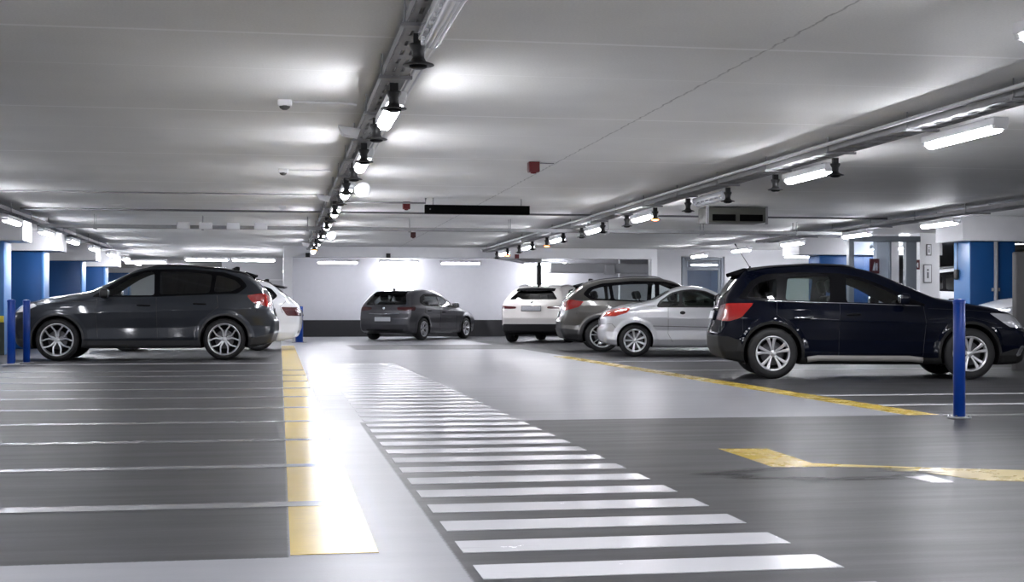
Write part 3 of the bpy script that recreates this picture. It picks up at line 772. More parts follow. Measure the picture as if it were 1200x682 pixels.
# --- steel grey hatchback at the back wall
S = dict(WB=2.66, W=1.80, Rw=.32, Rr=.215, zb=.18, tw=.21, Ra=.365, h=.03, paint=P_steel,
    top=[(3.62, .60), (3.45, .74), (3.25, .83), (2.9, .91), (2.5, .98), (2.2, 1.04), (1.8, 1.21), (1.30, 1.39), (1.0, 1.45), (.5, 1.475), (0, 1.445), (-.3, 1.40), (-.55, 1.34), (-.9, 1.26)],
    rear=[(.15, -.62), (.26, -.76), (.45, -.83), (.62, -.83), (.75, -.79), (.88, -.77), (.98, -.72), (1.05, -.66), (1.3, -.44), (1.5, -.28)],
    front=[(.15, 3.32), (.25, 3.45), (.45, 3.52), (.62, 3.50), (.78, 3.40), (.95, 3.24), (1.2, 3.1), (1.6, 3.0)],
    belt=[(-.9, .98), (0, .98), (1, .93), (2, .90), (2.4, .89), (3.5, .74)],
    win=[([(1.86, .95), (1.42, 1.16), (1.20, 1.25), (1.04, 1.28), (1.03, .965)], G_clear, 'front_door_window'),
         ([(.95, 1.29), (.94, .97), (.20, 1.0), (.02, 1.10), (.30, 1.28)], G_clear, 'rear_door_window')],
    dlo=[(2.02, .93), (1.5, 1.18), (1.2, 1.29), (.9, 1.335), (.3, 1.325), (0, 1.23), (-.14, 1.06), (.1, .975), (1.1, .945)],
    wshield=[(.58, 1.36), (.68, 1.03)], rwin=[(.50, 1.33), (.66, 1.01)], rwx=.0, rglass=G_clear,
    lamps=[('tail_lamp', M_darkred, [(-.40, .95), (-.50, .84), (-1.2, .82), (-1.2, .94)], [(.44, .86), (.40, .93), (1.1, .97), (1.1, .80)], 'dark red tail lamp'),
           ('headlamp', M_lamp_clear, [(2.9, .80), (3.15, .66), (3.8, .60), (3.8, .72), (3.05, .80)], [(.42, .6), (.42, .74), (1.1, .86), (1.1, .62)], None)],
    endparts=[('bumper_insert', M_black, [(.62, .32), (.55, .22)], 'rear')],
    doors=[[(1.98, .28), (2.02, .70), (1.98, .90), (1.0, .93), (.98, .28)], [(.96, .28), (.98, .93), (.10, .96), (.06, .80), (.36, .54), (.42, .28)]],
    seams=[[(1.98, .28), (2.02, .70), (1.99, .92)], [(.97, .28), (.99, .95)], [(.10, .98), (.06, .80), (.26, .64)]],
    tailgate=[(.58, 1.38), (.68, 1.0), (.60, .66)], hoodx=(2.2, 3.2, .60), bumper=(-.38, .60),
    mirror=(1.72, 1.0), handles=[(1.08, .80, .19, P_steel), (.22, .84, .19, P_steel)], spoiler=(-.52, 1.325, .52, .22), antenna=(-.15, 'fin', P_steel),
    plates=[(0, .60, .52, .12, M_plate, 'number_plate', True)], badge=[(0, .90, True)], endbeads=[([(0, .74), (.50, .76)], True, .014)], wiper=(.1, 1.03, -.3, 1.06),
    wheel='blade', spin=.2)
build_car(S, 'hatchback', 'steel grey hatchback angled against the white back wall', (3.34, 39.39, 0), R(90 - 34.65))
# --- pearl white sport utility seen from behind
S = suv_spec(); S['paint'] = P_pearl; S['h'] = .03; S['W'] = 1.84
S['top'] = [(3.6, .76), (3.44, .88), (3.2, .98), (2.9, 1.05), (2.5, 1.10), (2.22, 1.15), (1.85, 1.30), (1.42, 1.47), (1.1, 1.54), (.6, 1.57), (0, 1.53), (-.3, 1.47), (-.55, 1.40), (-.9, 1.34)]
S['rear'] = [(.15, -.66), (.30, -.80), (.48, -.86), (.66, -.88), (.80, -.86), (.98, -.83), (1.1, -.76), (1.2, -.66), (1.4, -.44), (1.6, -.3)]
S['lamps'] = [('tail_lamp', M_darkred, [(-.34, 1.0), (-.5, .92), (-1.2, .88), (-1.2, .98)], [(.42, .91), (.42, .96), (1.1, 1.0), (1.1, .88)], 'slim dark red tail lamp'), S['lamps'][1]]
S['win'] = [([(1.98, 1.06), (1.52, 1.30), (1.30, 1.39), (1.14, 1.40), (1.13, 1.07)], G_dark, 'front_door_window'), ([(1.05, 1.41), (1.04, 1.08), (.24, 1.13), (.0, 1.25), (.3, 1.38)], G_dark, 'rear_door_window')]
S['dlo'] = [(2.12, 1.04), (1.55, 1.35), (1.25, 1.43), (.6, 1.45), (.2, 1.40), (-.1, 1.26), (0, 1.17), (.3, 1.10), (1.1, 1.05)]
S['endparts'].append(('bumper_insert', M_black, [(.80, .50), (.95, .10)], 'rear')); S['cladding'] = [(-1.1, .50), (-.3, .44), (.4, .32), (3.7, .32)]; S['clad'] = M_black
S['plates'] = [(0, .91, .52, .12, simple('plate_grey', (.30, .31, .33), .4, noise=.4, nscale=50), 'number_plate', True)]; S['badge'] = [(0, 1.06, True)]
S['rwin'] = [(.46, 1.38), (.66, 1.15)]; S['tailgate'] = [(.6, 1.45), (.74, 1.1), (.66, .56)]; S['spoiler'] = (-.53, 1.41, .52, .22); S['rails'] = (-.1, 1.2, .58, M_chrome, .02); S['wheel'] = 'five'; S['rimmat'] = M_steel_dk
S['scale'] = (1, 1, .985)
build_car(fix(S), 'suv', 'pearl white SUV seen from behind, left of the bronze grey SUV', (6.85, 35.75, 0), R(62.35))
# --- pale van beyond the right column, and a white car whose nose shows beside the cabinet
S = suv_spec(); S['paint'] = P_white; S['h'] = .04; S['wheel'] = 'five'; S['scale'] = (1.12, 1.08, 1.20); S['rails'] = (-.45, 1.25, .60, M_galv, .045)
S['win'] = [(p, G_dark, n_) for (p, m_, n_) in S['win']]
build_car(fix(S), 'van', 'white van seen in the gap between the white pier and big blue column at right', (16.2, 31.6, 0), R(-38))
S = suv_spec(); S['paint'] = P_white; S['h'] = .04; S['wheel'] = 'five'; S['scale'] = (1, 1, .98)
build_car(fix(S), 'suv', 'white car beyond the navy crossover, only its bonnet edge showing beside the dark cabinet', (14.85, 21.0, 0), PI)
# ---------------------------------------------------------------- setting
ZC = 2.60
def floor_material():
    m, nt, ns, ln = nodes_of('resin_floor')
    p = N(nt, 'ShaderNodeBsdfPrincipled'); o = N(nt, 'ShaderNodeOutputMaterial')
    tc = N(nt, 'ShaderNodeTexCoord'); sp = N(nt, 'ShaderNodeSeparateXYZ'); ln.new(tc.outputs['Object'], sp.inputs[0])
    x, y = sp.outputs[0], sp.outputs[1]
    nz = N(nt, 'ShaderNodeTexNoise', Scale=.9, Detail=6.0, Roughness=.6); ln.new(tc.outputs['Object'], nz.inputs['Vector'])
    fine = N(nt, 'ShaderNodeTexNoise', Scale=90.0, Detail=3.0); ln.new(tc.outputs['Object'], fine.inputs['Vector'])
    st = N(nt, 'ShaderNodeMapping'); st.inputs['Scale'].default_value = (.25, 2.2, 1); ln.new(tc.outputs['Object'], st.inputs[0])
    streak = N(nt, 'ShaderNodeTexNoise', Scale=2.4, Detail=5.0, Roughness=.65); ln.new(st.outputs[0], streak.inputs['Vector'])
    wob = MA(nt, 'MULTIPLY', MA(nt, 'SUBTRACT', fine.outputs[0], .5), .02)
    def box(x0, x1, y0, y1, s=.012):
        def edge(v, a, sign):
            d = MA(nt, 'SUBTRACT', v, a) if sign > 0 else MA(nt, 'SUBTRACT', a, v)
            return MA(nt, 'ADD', MA(nt, 'DIVIDE', MA(nt, 'ADD', d, wob), s), .5, clamp=True)
        return MA(nt, 'MULTIPLY', MA(nt, 'MULTIPLY', edge(x, x0, 1), edge(x, x1, -1)), MA(nt, 'MULTIPLY', edge(y, y0, 1), edge(y, y1, -1)))
    dark = box(-20, .03, 4.66, 60)
    for b in (box(.585, 30, -8, 10.22), box(5.2, 30, 10.0, 60), box(.585, 1.80, 10.2, 14.5, 1.2), box(1.6, 30, 29.3, 33.5, .1)): dark = MA(nt, 'MAXIMUM', dark, b)
    dark = MA(nt, 'MULTIPLY', dark, MA(nt, 'MULTIPLY_ADD', streak.outputs[0], .25, .86), clamp=True)
    lightc = N(nt, 'ShaderNodeVectorMath', _operation='SCALE'); lightc.inputs[0].default_value = (.295, .30, .323)
    ln.new(MA(nt, 'MULTIPLY_ADD', nz.outputs[0], .35, .82), lightc.inputs['Scale'])
    darkc = N(nt, 'ShaderNodeVectorMath', _operation='SCALE'); darkc.inputs[0].default_value = (.038, .038, .041)
    ln.new(MA(nt, 'MULTIPLY', MA(nt, 'MULTIPLY_ADD', nz.outputs[0], .5, .75), MA(nt, 'MULTIPLY_ADD', fine.outputs[0], .6, .7)), darkc.inputs['Scale'])
    col = MIXC(nt, dark, lightc.outputs[0], darkc.outputs[0])
    # thin dark joint left of the crossing and across the aisle
    ln.new(col, p.inputs['Base Color'])
    ro = MA(nt, 'ADD', MA(nt, 'MULTIPLY_ADD', dark, .07, .28), MA(nt, 'MULTIPLY', streak.outputs[0], .16))
    ln.new(ro, p.inputs['Roughness']); p.inputs['Specular IOR Level'].default_value = .34
    b = N(nt, 'ShaderNodeBump', Strength=.10, Distance=.004); ln.new(fine.outputs[0], b.inputs['Height']); ln.new(b.outputs[0], p.inputs['Normal'])
    ln.new(p.outputs[0], o.inputs[0]); return m
def ceiling_material():
    m, nt, ns, ln = nodes_of('painted_ceiling')
    p = N(nt, 'ShaderNodeBsdfPrincipled'); o = N(nt, 'ShaderNodeOutputMaterial')
    tc = N(nt, 'ShaderNodeTexCoord'); sp = N(nt, 'ShaderNodeSeparateXYZ'); ln.new(tc.outputs['Object'], sp.inputs[0])
    x, y = sp.outputs[0], sp.outputs[1]
    nz = N(nt, 'ShaderNodeTexNoise', Scale=1.2, Detail=5.0); ln.new(tc.outputs['Object'], nz.inputs['Vector'])
    fine = N(nt, 'ShaderNodeTexNoise', Scale=60.0, Detail=3.0); ln.new(tc.outputs['Object'], fine.inputs['Vector'])
    def seam(period, off, w, amp):
        t = MA(nt, 'ADD', MA(nt, 'SUBTRACT', y, off), MA(nt, 'MULTIPLY', nz.outputs[0], .03))
        d = MA(nt, 'ABSOLUTE', MA(nt, 'SUBTRACT', MA(nt, 'PINGPONG', t, period / 2), 0.0))
        return MA(nt, 'MULTIPLY', MA(nt, 'SUBTRACT', 1.0, MA(nt, 'DIVIDE', d, w), clamp=True), amp)
    s1 = seam(3.46, 8.85, .034, 1.6); s2 = seam(3.46, 10.15, .02, .6)
    base = N(nt, 'ShaderNodeVectorMath', _operation='SCALE'); base.inputs[0].default_value = (.84, .84, .825)
    ln.new(MA(nt, 'MULTIPLY', MA(nt, 'MULTIPLY_ADD', nz.outputs[0], .16, .92), MA(nt, 'MULTIPLY_ADD', fine.outputs[0], .2, .9)), base.inputs['Scale'])
    c1 = MIXC(nt, MA(nt, 'MAXIMUM', s1, s2, clamp=True), base.outputs[0], (1, 1, 1))
    # long rough crack along the middle of the aisle
    wob = N(nt, 'ShaderNodeTexNoise', Scale=7.0, Detail=4.0); ln.new(tc.outputs['Object'], wob.inputs['Vector'])
    d = MA(nt, 'ABSOLUTE', MA(nt, 'SUBTRACT', MA(nt, 'ADD', x, MA(nt, 'MULTIPLY', wob.outputs[0], .07)), 3.29))
    cr = MA(nt, 'MULTIPLY', MA(nt, 'SUBTRACT', 1.0, MA(nt, 'DIVIDE', d, .014), clamp=True), MA(nt, 'MULTIPLY', wob.outputs[0], 1.3, clamp=True))
    c2 = MIXC(nt, cr, c1, (.25, .245, .24))
    ln.new(c2, p.inputs['Base Color']); p.inputs['Roughness'].default_value = .6; p.inputs['Specular IOR Level'].default_value = .35
    b = N(nt, 'ShaderNodeBump', Strength=.15, Distance=.01); ln.new(MA(nt, 'SUBTRACT', fine.outputs[0], MA(nt, 'MULTIPLY', cr, 2.0)), b.inputs['Height']); ln.new(b.outputs[0], p.inputs['Normal'])
    ln.new(p.outputs[0], o.inputs[0]); return m
def sbox(name, mat, *a, bev=0.0):
    mb = MB(); mb.box(*a, bev=bev); return struct(name, mb, mat)
X0, X1, Y0, Y1 = -16.0, 26.0, -7.0, 58.0
sbox('floor', floor_material(), X0, X1, Y0, Y1, -.2, 0)
sbox('ceiling', ceiling_material(), X0, X1, Y0, Y1, ZC, ZC + .2)
sbox('wall_left', M_conc, X0 - .2, X0, Y0, Y1, 0, ZC); sbox('wall_right', M_conc, X1, X1 + .2, Y0, Y1, 0, ZC)
sbox('wall_near', M_conc, X0, X1, Y0 - .2, Y0, 0, ZC); sbox('wall_far', M_conc, X0, X1, Y1, Y1 + .2, 0, ZC)
# recess behind the portal: white wall with a black band
WY = 44.3
sbox('wall_back', simple('back_wall_paint', (.43, .43, .46), .6, noise=.04), .3, 12.4, WY, WY + .2, .54, ZC); sbox('trim_1', M_kick, .3, 12.4, WY - .012, WY + .2, 0, .54)
sbox('wall_recess_left', M_conc, .1, .3, 38.0, WY + .2, 0, ZC); sbox('wall_recess_right', M_conc, 12.4, 12.6, 38.3, WY + .2, 0, ZC)
sbox('trim_2', M_kick, .3, .312, 38.3, WY, 0, .54)
# portal beam and jambs
sbox('trim_3', M_white, .10, 10.62, 37.75, 38.05, 2.31, ZC); sbox('trim_4', M_white, .10, .34, 37.72, 38.0, 0, 2.31); sbox('trim_5', M_white, 10.45, 10.62, 37.72, 38.05, 0, 2.31)
# grey wall and white wall in the left background
sbox('wall_grey', M_conc, -1.9, .1, 46.2, 46.4, 0, ZC)
sbox('trim_6', M_white, -1.9, .1, 46.16, 46.2, 1.85, 1.89)
# right wall with a door
WR = 37.9
sbox('wall_right_front', M_conc, 10.62, 11.38, WR, WR + .2, 0, ZC); sbox('wall_right_mid', M_conc, 12.68, 15.6, WR, WR + .2, 0, ZC); sbox('wall_right_top', M_conc, 11.38, 12.68, WR, WR + .2, 2.40, ZC)
sbox('wall_side', M_conc, 15.6, 15.8, 34.0, WR + .2, 0, ZC)
sbox('wall_behind_door', M_white, 10.6, 15.6, 42, 42.2, 0, ZC)
def framed_door(name, x0, x1, y, z1, fr, mats, label, rails_z, cat='door', struct_kind=True):
    e = empty(name, ((x0 + x1) / 2, y, 0)); cx = (x0 + x1) / 2
    if struct_kind: e['kind'] = 'structure'
    else: tag(e, label, cat)
    mb = MB(); mb.box(x0 - cx, x0 - cx + fr, 0, .12, 0, z1, .01); mb.box(x1 - cx - fr, x1 - cx, 0, .12, 0, z1, .01); mb.box(x0 - cx + fr, x1 - cx - fr, 0, .12, z1 - fr, z1, .01)
    mb.build('door_frame', mats[0], e)
    lf = MB(); a, b = x0 - cx + fr, x1 - cx - fr; s = .07
    lf.box(a, a + s, .03, .09, .02, z1 - fr, .008); lf.box(b - s, b, .03, .09, .02, z1 - fr, .008)
    for z in rails_z: lf.box(a + s, b - s, .03, .09, z, z + .09, .008)
    o = lf.build('door_leaf', mats[0], e); g = MB(); g.box(a + s, b - s, .055, .065, .1, z1 - fr - .02); g.build('door_pane', mats[1], o)
    h = MB(); h.tube([(b - .05, .03, 1.0), (b - .05, -.03, 1.0), (b - .17, -.03, 1.0)], .012); h.build('door_handle', M_chrome, o)
    return e
framed_door('door_1', 11.40, 12.66, WR - .02, 2.38, .10, (M_frame, G_pane), '', [.02, 1.0, 2.0])
# glazed lobby in front of the right rear columns
lob = empty('door_2', (12.5, 27.2, 0)); lob['kind'] = 'structure'
mb = MB(); mb.box(-.66, -.55, 0, .15, 0, 2.30, .01); mb.box(.62, .86, 0, .15, 0, 2.30, .01); mb.box(-.66, .95, 0, .15, 2.30, 2.42, .01); mb.box(.26, .30, .03, .09, 0, 2.3); mb.build('door_frame', M_frame, lob)
g = MB(); g.box(-.55, .26, .06, .07, .05, 2.30); g.build('door_pane', G_pane, lob)
sbox('wall_lobby', M_white, 13.56, 14.1, 29.6, 29.8, 0, ZC)
# white pier with notices
sbox('wall_pier', M_white, 14.32, 14.80, 29.0, 29.5, 0, ZC)

def column(x0, x1, y0, y1, zt, label, face=None, group=None, strip=False):
    cx, cy = (x0 + x1) / 2, y0
    e = empty('column', (cx, cy, 0)); tag(e, label, 'column')
    mb = MB(); mb.box(x0 - cx, x1 - cx, 0, y1 - y0, 0, zt, .03); sh = mb.build('shaft', M_blue, e)
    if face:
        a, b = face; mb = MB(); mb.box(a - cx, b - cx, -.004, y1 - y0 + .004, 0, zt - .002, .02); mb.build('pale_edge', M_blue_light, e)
    if strip:
        mb = MB(); mb.box(x0 - cx + .02, x1 - cx + .006, -.008, .01, .62, .74); o = mb.build('yellow_band', M_yellow, e)
        mb = MB(); mb.box(x0 - cx + .0, x1 - cx + .012, -.012, .02, .0, .62); o = mb.build('dark_plinth', simple('dark_green', (.03, .04, .03), .5), e)
    return e
def beam(x0, x1, y0, y1, z0, label):
    mb = MB(); mb.box(x0 - (x0 + x1) / 2, x1 - (x0 + x1) / 2, 0, y1 - y0, 0, ZC - z0 - .002, .015)
    o = mb.build('concrete_beam', M_conc, None, ((x0 + x1) / 2, y0, z0)); tag(o, label, 'beam'); return o
# left row
lc = [(26.9, 'blue column at far left edge with a yellow band, beside the dark grey SUV', 'concrete beam end over the leftmost blue column'),
      (31.3, 'wide blue column behind the bonnet of the dark grey SUV, second from the left', 'concrete beam over the second blue column from the left'),
      (37.2, 'blue column third from the left, above the windscreen of the dark grey SUV', 'concrete beam over the third blue column from the left'),
      (42.0, 'narrow-looking blue column fourth from the left, farther back', 'concrete beam over the fourth blue column from the left'),
      (48.5, 'farthest blue column of the left row, seen through the SUV window')]
for i, it in enumerate(lc):
    y = it[0]
    column(-6.5, -5.12, y, y + .7, 2.15, it[1], face=(-5.30 if i == 0 else -5.17, -5.11) , strip=(i == 0))
    if len(it) > 2: beam(-9.5, -4.75, y - .10, y + .8, 2.15, it[2])
# "2" on the farthest column
def digit2(x, y, z, h, mat, parent=None):
    mb = MB(); pts = [(0, .78), (.06, .92), (.25, 1.0), (.44, .92), (.5, .76), (.42, .58), (.05, .12), (0, .03), (.52, .03)]
    for a, b in zip(pts[:-1], pts[1:]):
        ax, az, bx, bz = a[0] * h, a[1] * h, b[0] * h, b[1] * h; l = math.hypot(bx - ax, bz - az); nx, nz = -(bz - az) / l * h * .055, (bx - ax) / l * h * .055
        mb.prism([(ax + nx, az + nz), (ax - nx, az - nz), (bx - nx, bz - nz), (bx + nx, bz + nz)], -.003, .003, Matrix.Translation((x, y, z)) @ RX90)
    return mb.build('column_number', mat, parent)
c5 = [o for o in C.objects if o.type == 'EMPTY' and 'farthest' in str(o.get('label', ''))][0]
digit2(-.05, -.03, 1.38, .42, M_white, c5)
# right row
column(12.65, 13.57, 23.6, 24.2, 2.13, 'big blue column at right behind the navy crossover, with a grey pipe on its front', face=(12.642, 12.66))
beam(12.42, 17.5, 23.45, 24.5, 2.13, 'pale concrete beam over the big blue column at right')
column(12.9, 14.6, 31.4, 32.1, 2.19, 'blue column seen through the grey glazed lobby frame'); beam(12.3, 16, 31.2, 32.3, 2.19, 'white beam over the blue column behind the lobby frame')
# pipe and box on the right column
mb = MB(); mb.tube([(13.15, 23.56, 0), (13.15, 23.56, 2.13)], .038, 10); mb.box(13.08, 13.22, 23.54, 23.6, 1.2, 1.26); o = mb.build('drain_pipe', M_galv); tag(o, 'grey vertical pipe on the front of the big blue column at right', 'pipe')
mb = MB(); mb.tube([(12.63, 24.04, 2.12), (12.63, 24.04, 1.62), (12.62, 24.04, 1.55)], .009, 6); o1 = mb.build('call_point', M_black); tag(o1, 'small black intercom with a cable on the pale edge of the right blue column', 'intercom')
mb = MB(); mb.box(12.58, 12.64, 23.98, 24.10, 1.42, 1.62, .025); mb.build('intercom_body', M_black, o1)
# grey cabinet on a plinth at the right edge
e = empty('equipment_cabinet', (10.95, 17.6, 0)); tag(e, 'dark grey cabinet on a plinth cut by the right edge of the picture', 'cabinet')
mb = MB(); mb.box(-.83, .6, 0, .12, 0, .50, .01); mb.build('plinth', M_darkgrey, e)
mb = MB(); mb.box(-.85, .62, -.02, .14, .50, .60, .01); mb.build('white_ledge', M_white, e)
mb = MB(); mb.box(-.82, .58, .0, .12, .60, 1.66, .02); mb.build('cabinet_body', M_darkgrey, e)
# notices on the pier and red signs
def sign(name, x, y, z, w, h, mat, label, inner=None, cat='sign', frame=None):
    mb = MB(); mb.box(-w / 2, w / 2, -.01, .01, -h / 2, h / 2, .004); o = mb.build(name, frame or mat, None, (x, y, z)); tag(o, label, cat)
    if inner: 
        m2 = MB(); m2.box(-w / 2 + .02, w / 2 - .02, -.014, -.008, -h / 2 + .02, h / 2 - .02); m2.build('sign_face', mat, o)
        inner(o, w, h)
    return o
def fig(o, w, h):
    m2 = MB(); m2.cyl(w * .12, -.02, -.013, 14, Matrix.Translation((0, 0, h * .2)) @ Matrix.Rotation(PI / 2, 4, 'X') @ Matrix.Translation((0, 0, .033)))
    m2.box(-w * .1, w * .1, -.018, -.012, -h * .25, h * .08); m2.build('pictogram', M_steel_dk, o)
sign('framed_notice', 14.50, 28.985, 1.68, .20, .42, M_white, 'white notice in a dark frame on the white pier at right', fig, frame=M_steel_dk)
sign('small_notice', 14.53, 28.985, 2.22, .12, .26, M_white, 'small notice high on the white pier at right', fig, frame=M_darkgrey)
def flame(o, w, h):
    m2 = MB(); m2.prism([(-w * .2, -h * .3), (w * .05, -h * .3), (w * .12, 0), (0, h * .3), (-w * .1, h * .05)], .013, .016, RX90); m2.box(w * .15, w * .3, -.017, -.012, -h * .3, h * .2); m2.build('pictogram', M_white, o)
sign('fire_sign', 14.17, 28.9, 1.88, .19, .22, M_redbox, 'small red fire sign left of the white pier', flame)
sign('fire_sign', 13.45, 29.5, 1.86, .24, .34, M_redbox, 'red fire sign behind the glazed lobby frame', flame)
# far right recess items behind the portal
mb = MB(); mb.tube([(7.9, 41.5, .0), (7.9, 41.5, 2.2)], .07, 10); mb.box(7.84, 7.96, 41.44, 41.56, 2.2, 2.38, .02); o = mb.build('drain_pipe', M_black); tag(o, 'black vertical pipe in front of the back wall above the bronze SUV', 'pipe')
mb = MB(); mb.box(0, 3.9, 0, .5, 0, .30, .02); o = mb.build('ceiling_duct', M_conc, None, (8.3, 41.6, 2.02)); tag(o, 'grey duct under the ceiling behind the right end of the portal beam', 'duct')
mb = MB(); mb.box(0, .3, 0, .2, 0, .32, .02); o = mb.build('junction_box', M_conc, None, (10.0, 41.41, 1.95)); tag(o, 'grey junction box below the duct behind the portal', 'box')
mb = MB(); mb.prism([(0, 0), (2.3, 0), (2.3, -.30), (1.9, -.30)], 0, 1.2, Matrix.Translation((5.4, 40.0, ZC - .01)) @ RX90 @ Matrix.Translation((0, 0, -1.2))); o = mb.build('sloped_soffit', M_white); tag(o, 'white sloped slab edge under the ceiling behind the portal beam', 'slab')

# ---------------------------------------------------------------- floor markings (paint, one millimetre thick)
def mark_material(name, col, wear, rough=.22):
    m, nt, ns, ln = nodes_of(name)
    p = N(nt, 'ShaderNodeBsdfPrincipled'); o = N(nt, 'ShaderNodeOutputMaterial'); tc = N(nt, 'ShaderNodeNewGeometry')
    nz = N(nt, 'ShaderNodeTexNoise', Scale=3.0, Detail=6.0, Roughness=.7); ln.new(tc.outputs['Position'], nz.inputs['Vector'])
    st = N(nt, 'ShaderNodeMapping'); st.inputs['Scale'].default_value = (1.2, 12, 1); ln.new(tc.outputs['Position'], st.inputs[0])
    n2 = N(nt, 'ShaderNodeTexNoise', Scale=3.0, Detail=4.0); ln.new(st.outputs[0], n2.inputs['Vector'])
    f = MA(nt, 'MULTIPLY', MA(nt, 'SUBTRACT', nz.outputs[0], .42), 3.0, clamp=True); g = MA(nt, 'MULTIPLY', MA(nt, 'SUBTRACT', n2.outputs[0], .66), 9.0, clamp=True)
    c = MIXC(nt, MA(nt, 'MULTIPLY', f, wear), col, tuple(v * .72 for v in col)); c = MIXC(nt, MA(nt, 'MULTIPLY', g, wear), c, (.22, .22, .22))
    ln.new(c, p.inputs['Base Color']); p.inputs['Roughness'].default_value = rough; ln.new(MA(nt, 'MULTIPLY_ADD', nz.outputs[0], .2, rough - .08), p.inputs['Roughness'])
    ln.new(p.outputs[0], o.inputs[0]); return m
M_mk_white = mark_material('road_paint_white', (.66, .66, .69), .25)
M_mk_grey = mark_material('road_paint_grey', (.24, .24, .25), .35)
M_mk_yellow = mark_material('road_paint_yellow', (.72, .52, .13), .75, .2)
M_mk_yellow2 = mark_material('road_paint_strong_yellow', (.60, .43, .07), .4, .25)
def quad(name, mat, pts, parent=None, z=.002, loc=None):
    cx = sum(p[0] for p in pts) / len(pts); cy = sum(p[1] for p in pts) / len(pts)
    if parent is not None: cx -= 0; 
    ox, oy = (parent.location.x, parent.location.y) if parent is not None else (cx, cy)
    mb = MB(); mb.prism([(p[0] - ox, p[1] - oy) for p in pts], .0, z); o = mb.build(name, mat, parent)
    if parent is None: o.location = (ox, oy, 0)
    return o
def rect(x0, x1, y0, y1): return [(x0, y0), (x1, y0), (x1, y1), (x0, y1)]
z = empty('zebra_crossing', (1.2, 4.0, 0)); tag(z, 'white striped pedestrian crossing running away from the camera up the aisle', 'road marking')
for k in range(-1, 38):
    y = 4.175 + .4705 * k; quad('stripe', M_mk_white, rect(.62, 1.80, y, y + .235), z)
# left bay lines
bl = [5.86 + 1.49 * k for k in range(10)]
for i, y in enumerate(bl):
    w = .13 if i else .15
    o = quad('bay_line', M_mk_grey, rect(-13, .325, y, y + w), z=.003)
    nth = ['nearest', 'second nearest', 'third nearest', 'fourth nearest', 'fifth nearest', 'sixth nearest', 'seventh nearest', 'eighth nearest', 'ninth nearest', 'tenth nearest', 'eleventh nearest', 'twelfth nearest'][i]
    tag(o, 'thin pale grey line across the dark bays at left, %s to the camera' % nth, 'road marking', 'grey lines across the left bays')
ye = quad('yellow_line', M_mk_yellow, rect(.035, .335, 4.70, 33.0), z=.002); tag(ye, 'wide worn yellow line along the left bays, running to the white car', 'road marking')
yr = quad('yellow_line', M_mk_yellow2, rect(4.93, 5.20, 10.2, 24.5), z=.002); tag(yr, 'yellow line along the right bays, starting at the tall blue bollard', 'road marking')
bw = quad('bay_line', M_mk_white, rect(-9.0, -.02, 22.0, 22.16), z=.003); tag(bw, 'white line on the floor along the near side of the dark grey SUV', 'road marking')
for i, (y, t) in enumerate(((10.05, 'starting at the foot of the tall blue bollard'), (11.25, 'first beyond the tall blue bollard'), (12.65, 'in front of the navy crossover'), (18.4, 'just beyond the navy crossover'), (21.8, 'in front of the silver coupe'))):
    o = quad('bay_line', M_mk_white if i else M_mk_grey, rect(5.22, 16, y, y + .12), z=.003); tag(o, 'pale line across the dark right bays, ' + t, 'road marking')
# broken yellow corner mark in the right foreground
cm = empty('corner_marking', (3.2, 7.4, 0)); tag(cm, 'worn yellow corner marking on the dark floor in the right foreground', 'road marking')
def gp(px, py):
    d = 1328 / (py - 364.5); r = (px - 600) / 1600 * d; return (d * math.sin(TH) + r * math.cos(TH), d * math.cos(TH) - r * math.sin(TH))
TH = math.atan(272 / 1600)
quad('painted_bar', M_mk_yellow2, [gp(842, 526), gp(899, 526), gp(952, 543), gp(1080, 548), gp(1075, 553), gp(945, 548.5), gp(905, 547)], cm)
quad('painted_bar', mark_material('road_paint_thin_yellow', (.52, .42, .20), .6, .26), [gp(1080, 548), gp(1260, 553), gp(1262, 566), gp(1150, 563), gp(1100, 556), gp(1075, 553)], cm)
quad('white_tip', M_mk_white, [gp(1050, 556), gp(1084, 556), gp(1118, 565.5), gp(1092, 565.5)], cm)
# dark scuff across it
def scuff():
    m, nt, ns, ln = nodes_of('tyre_scuff')
    t = N(nt, 'ShaderNodeBsdfTransparent'); d = N(nt, 'ShaderNodeBsdfPrincipled'); d.inputs['Base Color'].default_value = (.03, .03, .032, 1); d.inputs['Roughness'].default_value = .4
    tc = N(nt, 'ShaderNodeTexCoord'); sp = N(nt, 'ShaderNodeMapping'); sp.inputs['Scale'].default_value = (1.2, 6, 1); ln.new(tc.outputs['Object'], sp.inputs[0])
    nz = N(nt, 'ShaderNodeTexNoise', Scale=1.2, Detail=5.0); ln.new(sp.outputs[0], nz.inputs['Vector'])
    gr = N(nt, 'ShaderNodeVectorMath', _operation='LENGTH'); m2 = N(nt, 'ShaderNodeMapping'); m2.inputs['Scale'].default_value = (1 / .62, 1 / .34, 1); ln.new(tc.outputs['Object'], m2.inputs[0]); ln.new(m2.outputs[0], gr.inputs[0])
    f = MA(nt, 'MULTIPLY', MA(nt, 'SUBTRACT', MA(nt, 'ADD', nz.outputs[0], .25), MA(nt, 'MULTIPLY', gr.outputs['Value'], .75)), 3.0, clamp=True)
    mx = N(nt, 'ShaderNodeMixShader'); o = N(nt, 'ShaderNodeOutputMaterial'); ln.new(MA(nt, 'MULTIPLY', f, .8), mx.inputs[0]); ln.new(t.outputs[0], mx.inputs[1]); ln.new(d.outputs[0], mx.inputs[2]); ln.new(mx.outputs[0], o.inputs[0]); return m
p = gp(965, 555); mb = MB(); mb.prism([(.95 * math.cos(a), .34 * math.sin(a)) for a in [2 * PI * k / 40 for k in range(40)]], 0, .0008); o = mb.build('dark_stain', scuff(), None, (p[0], p[1], .0025)); tag(o, 'dark wet-looking stain across the yellow corner marking', 'stain')

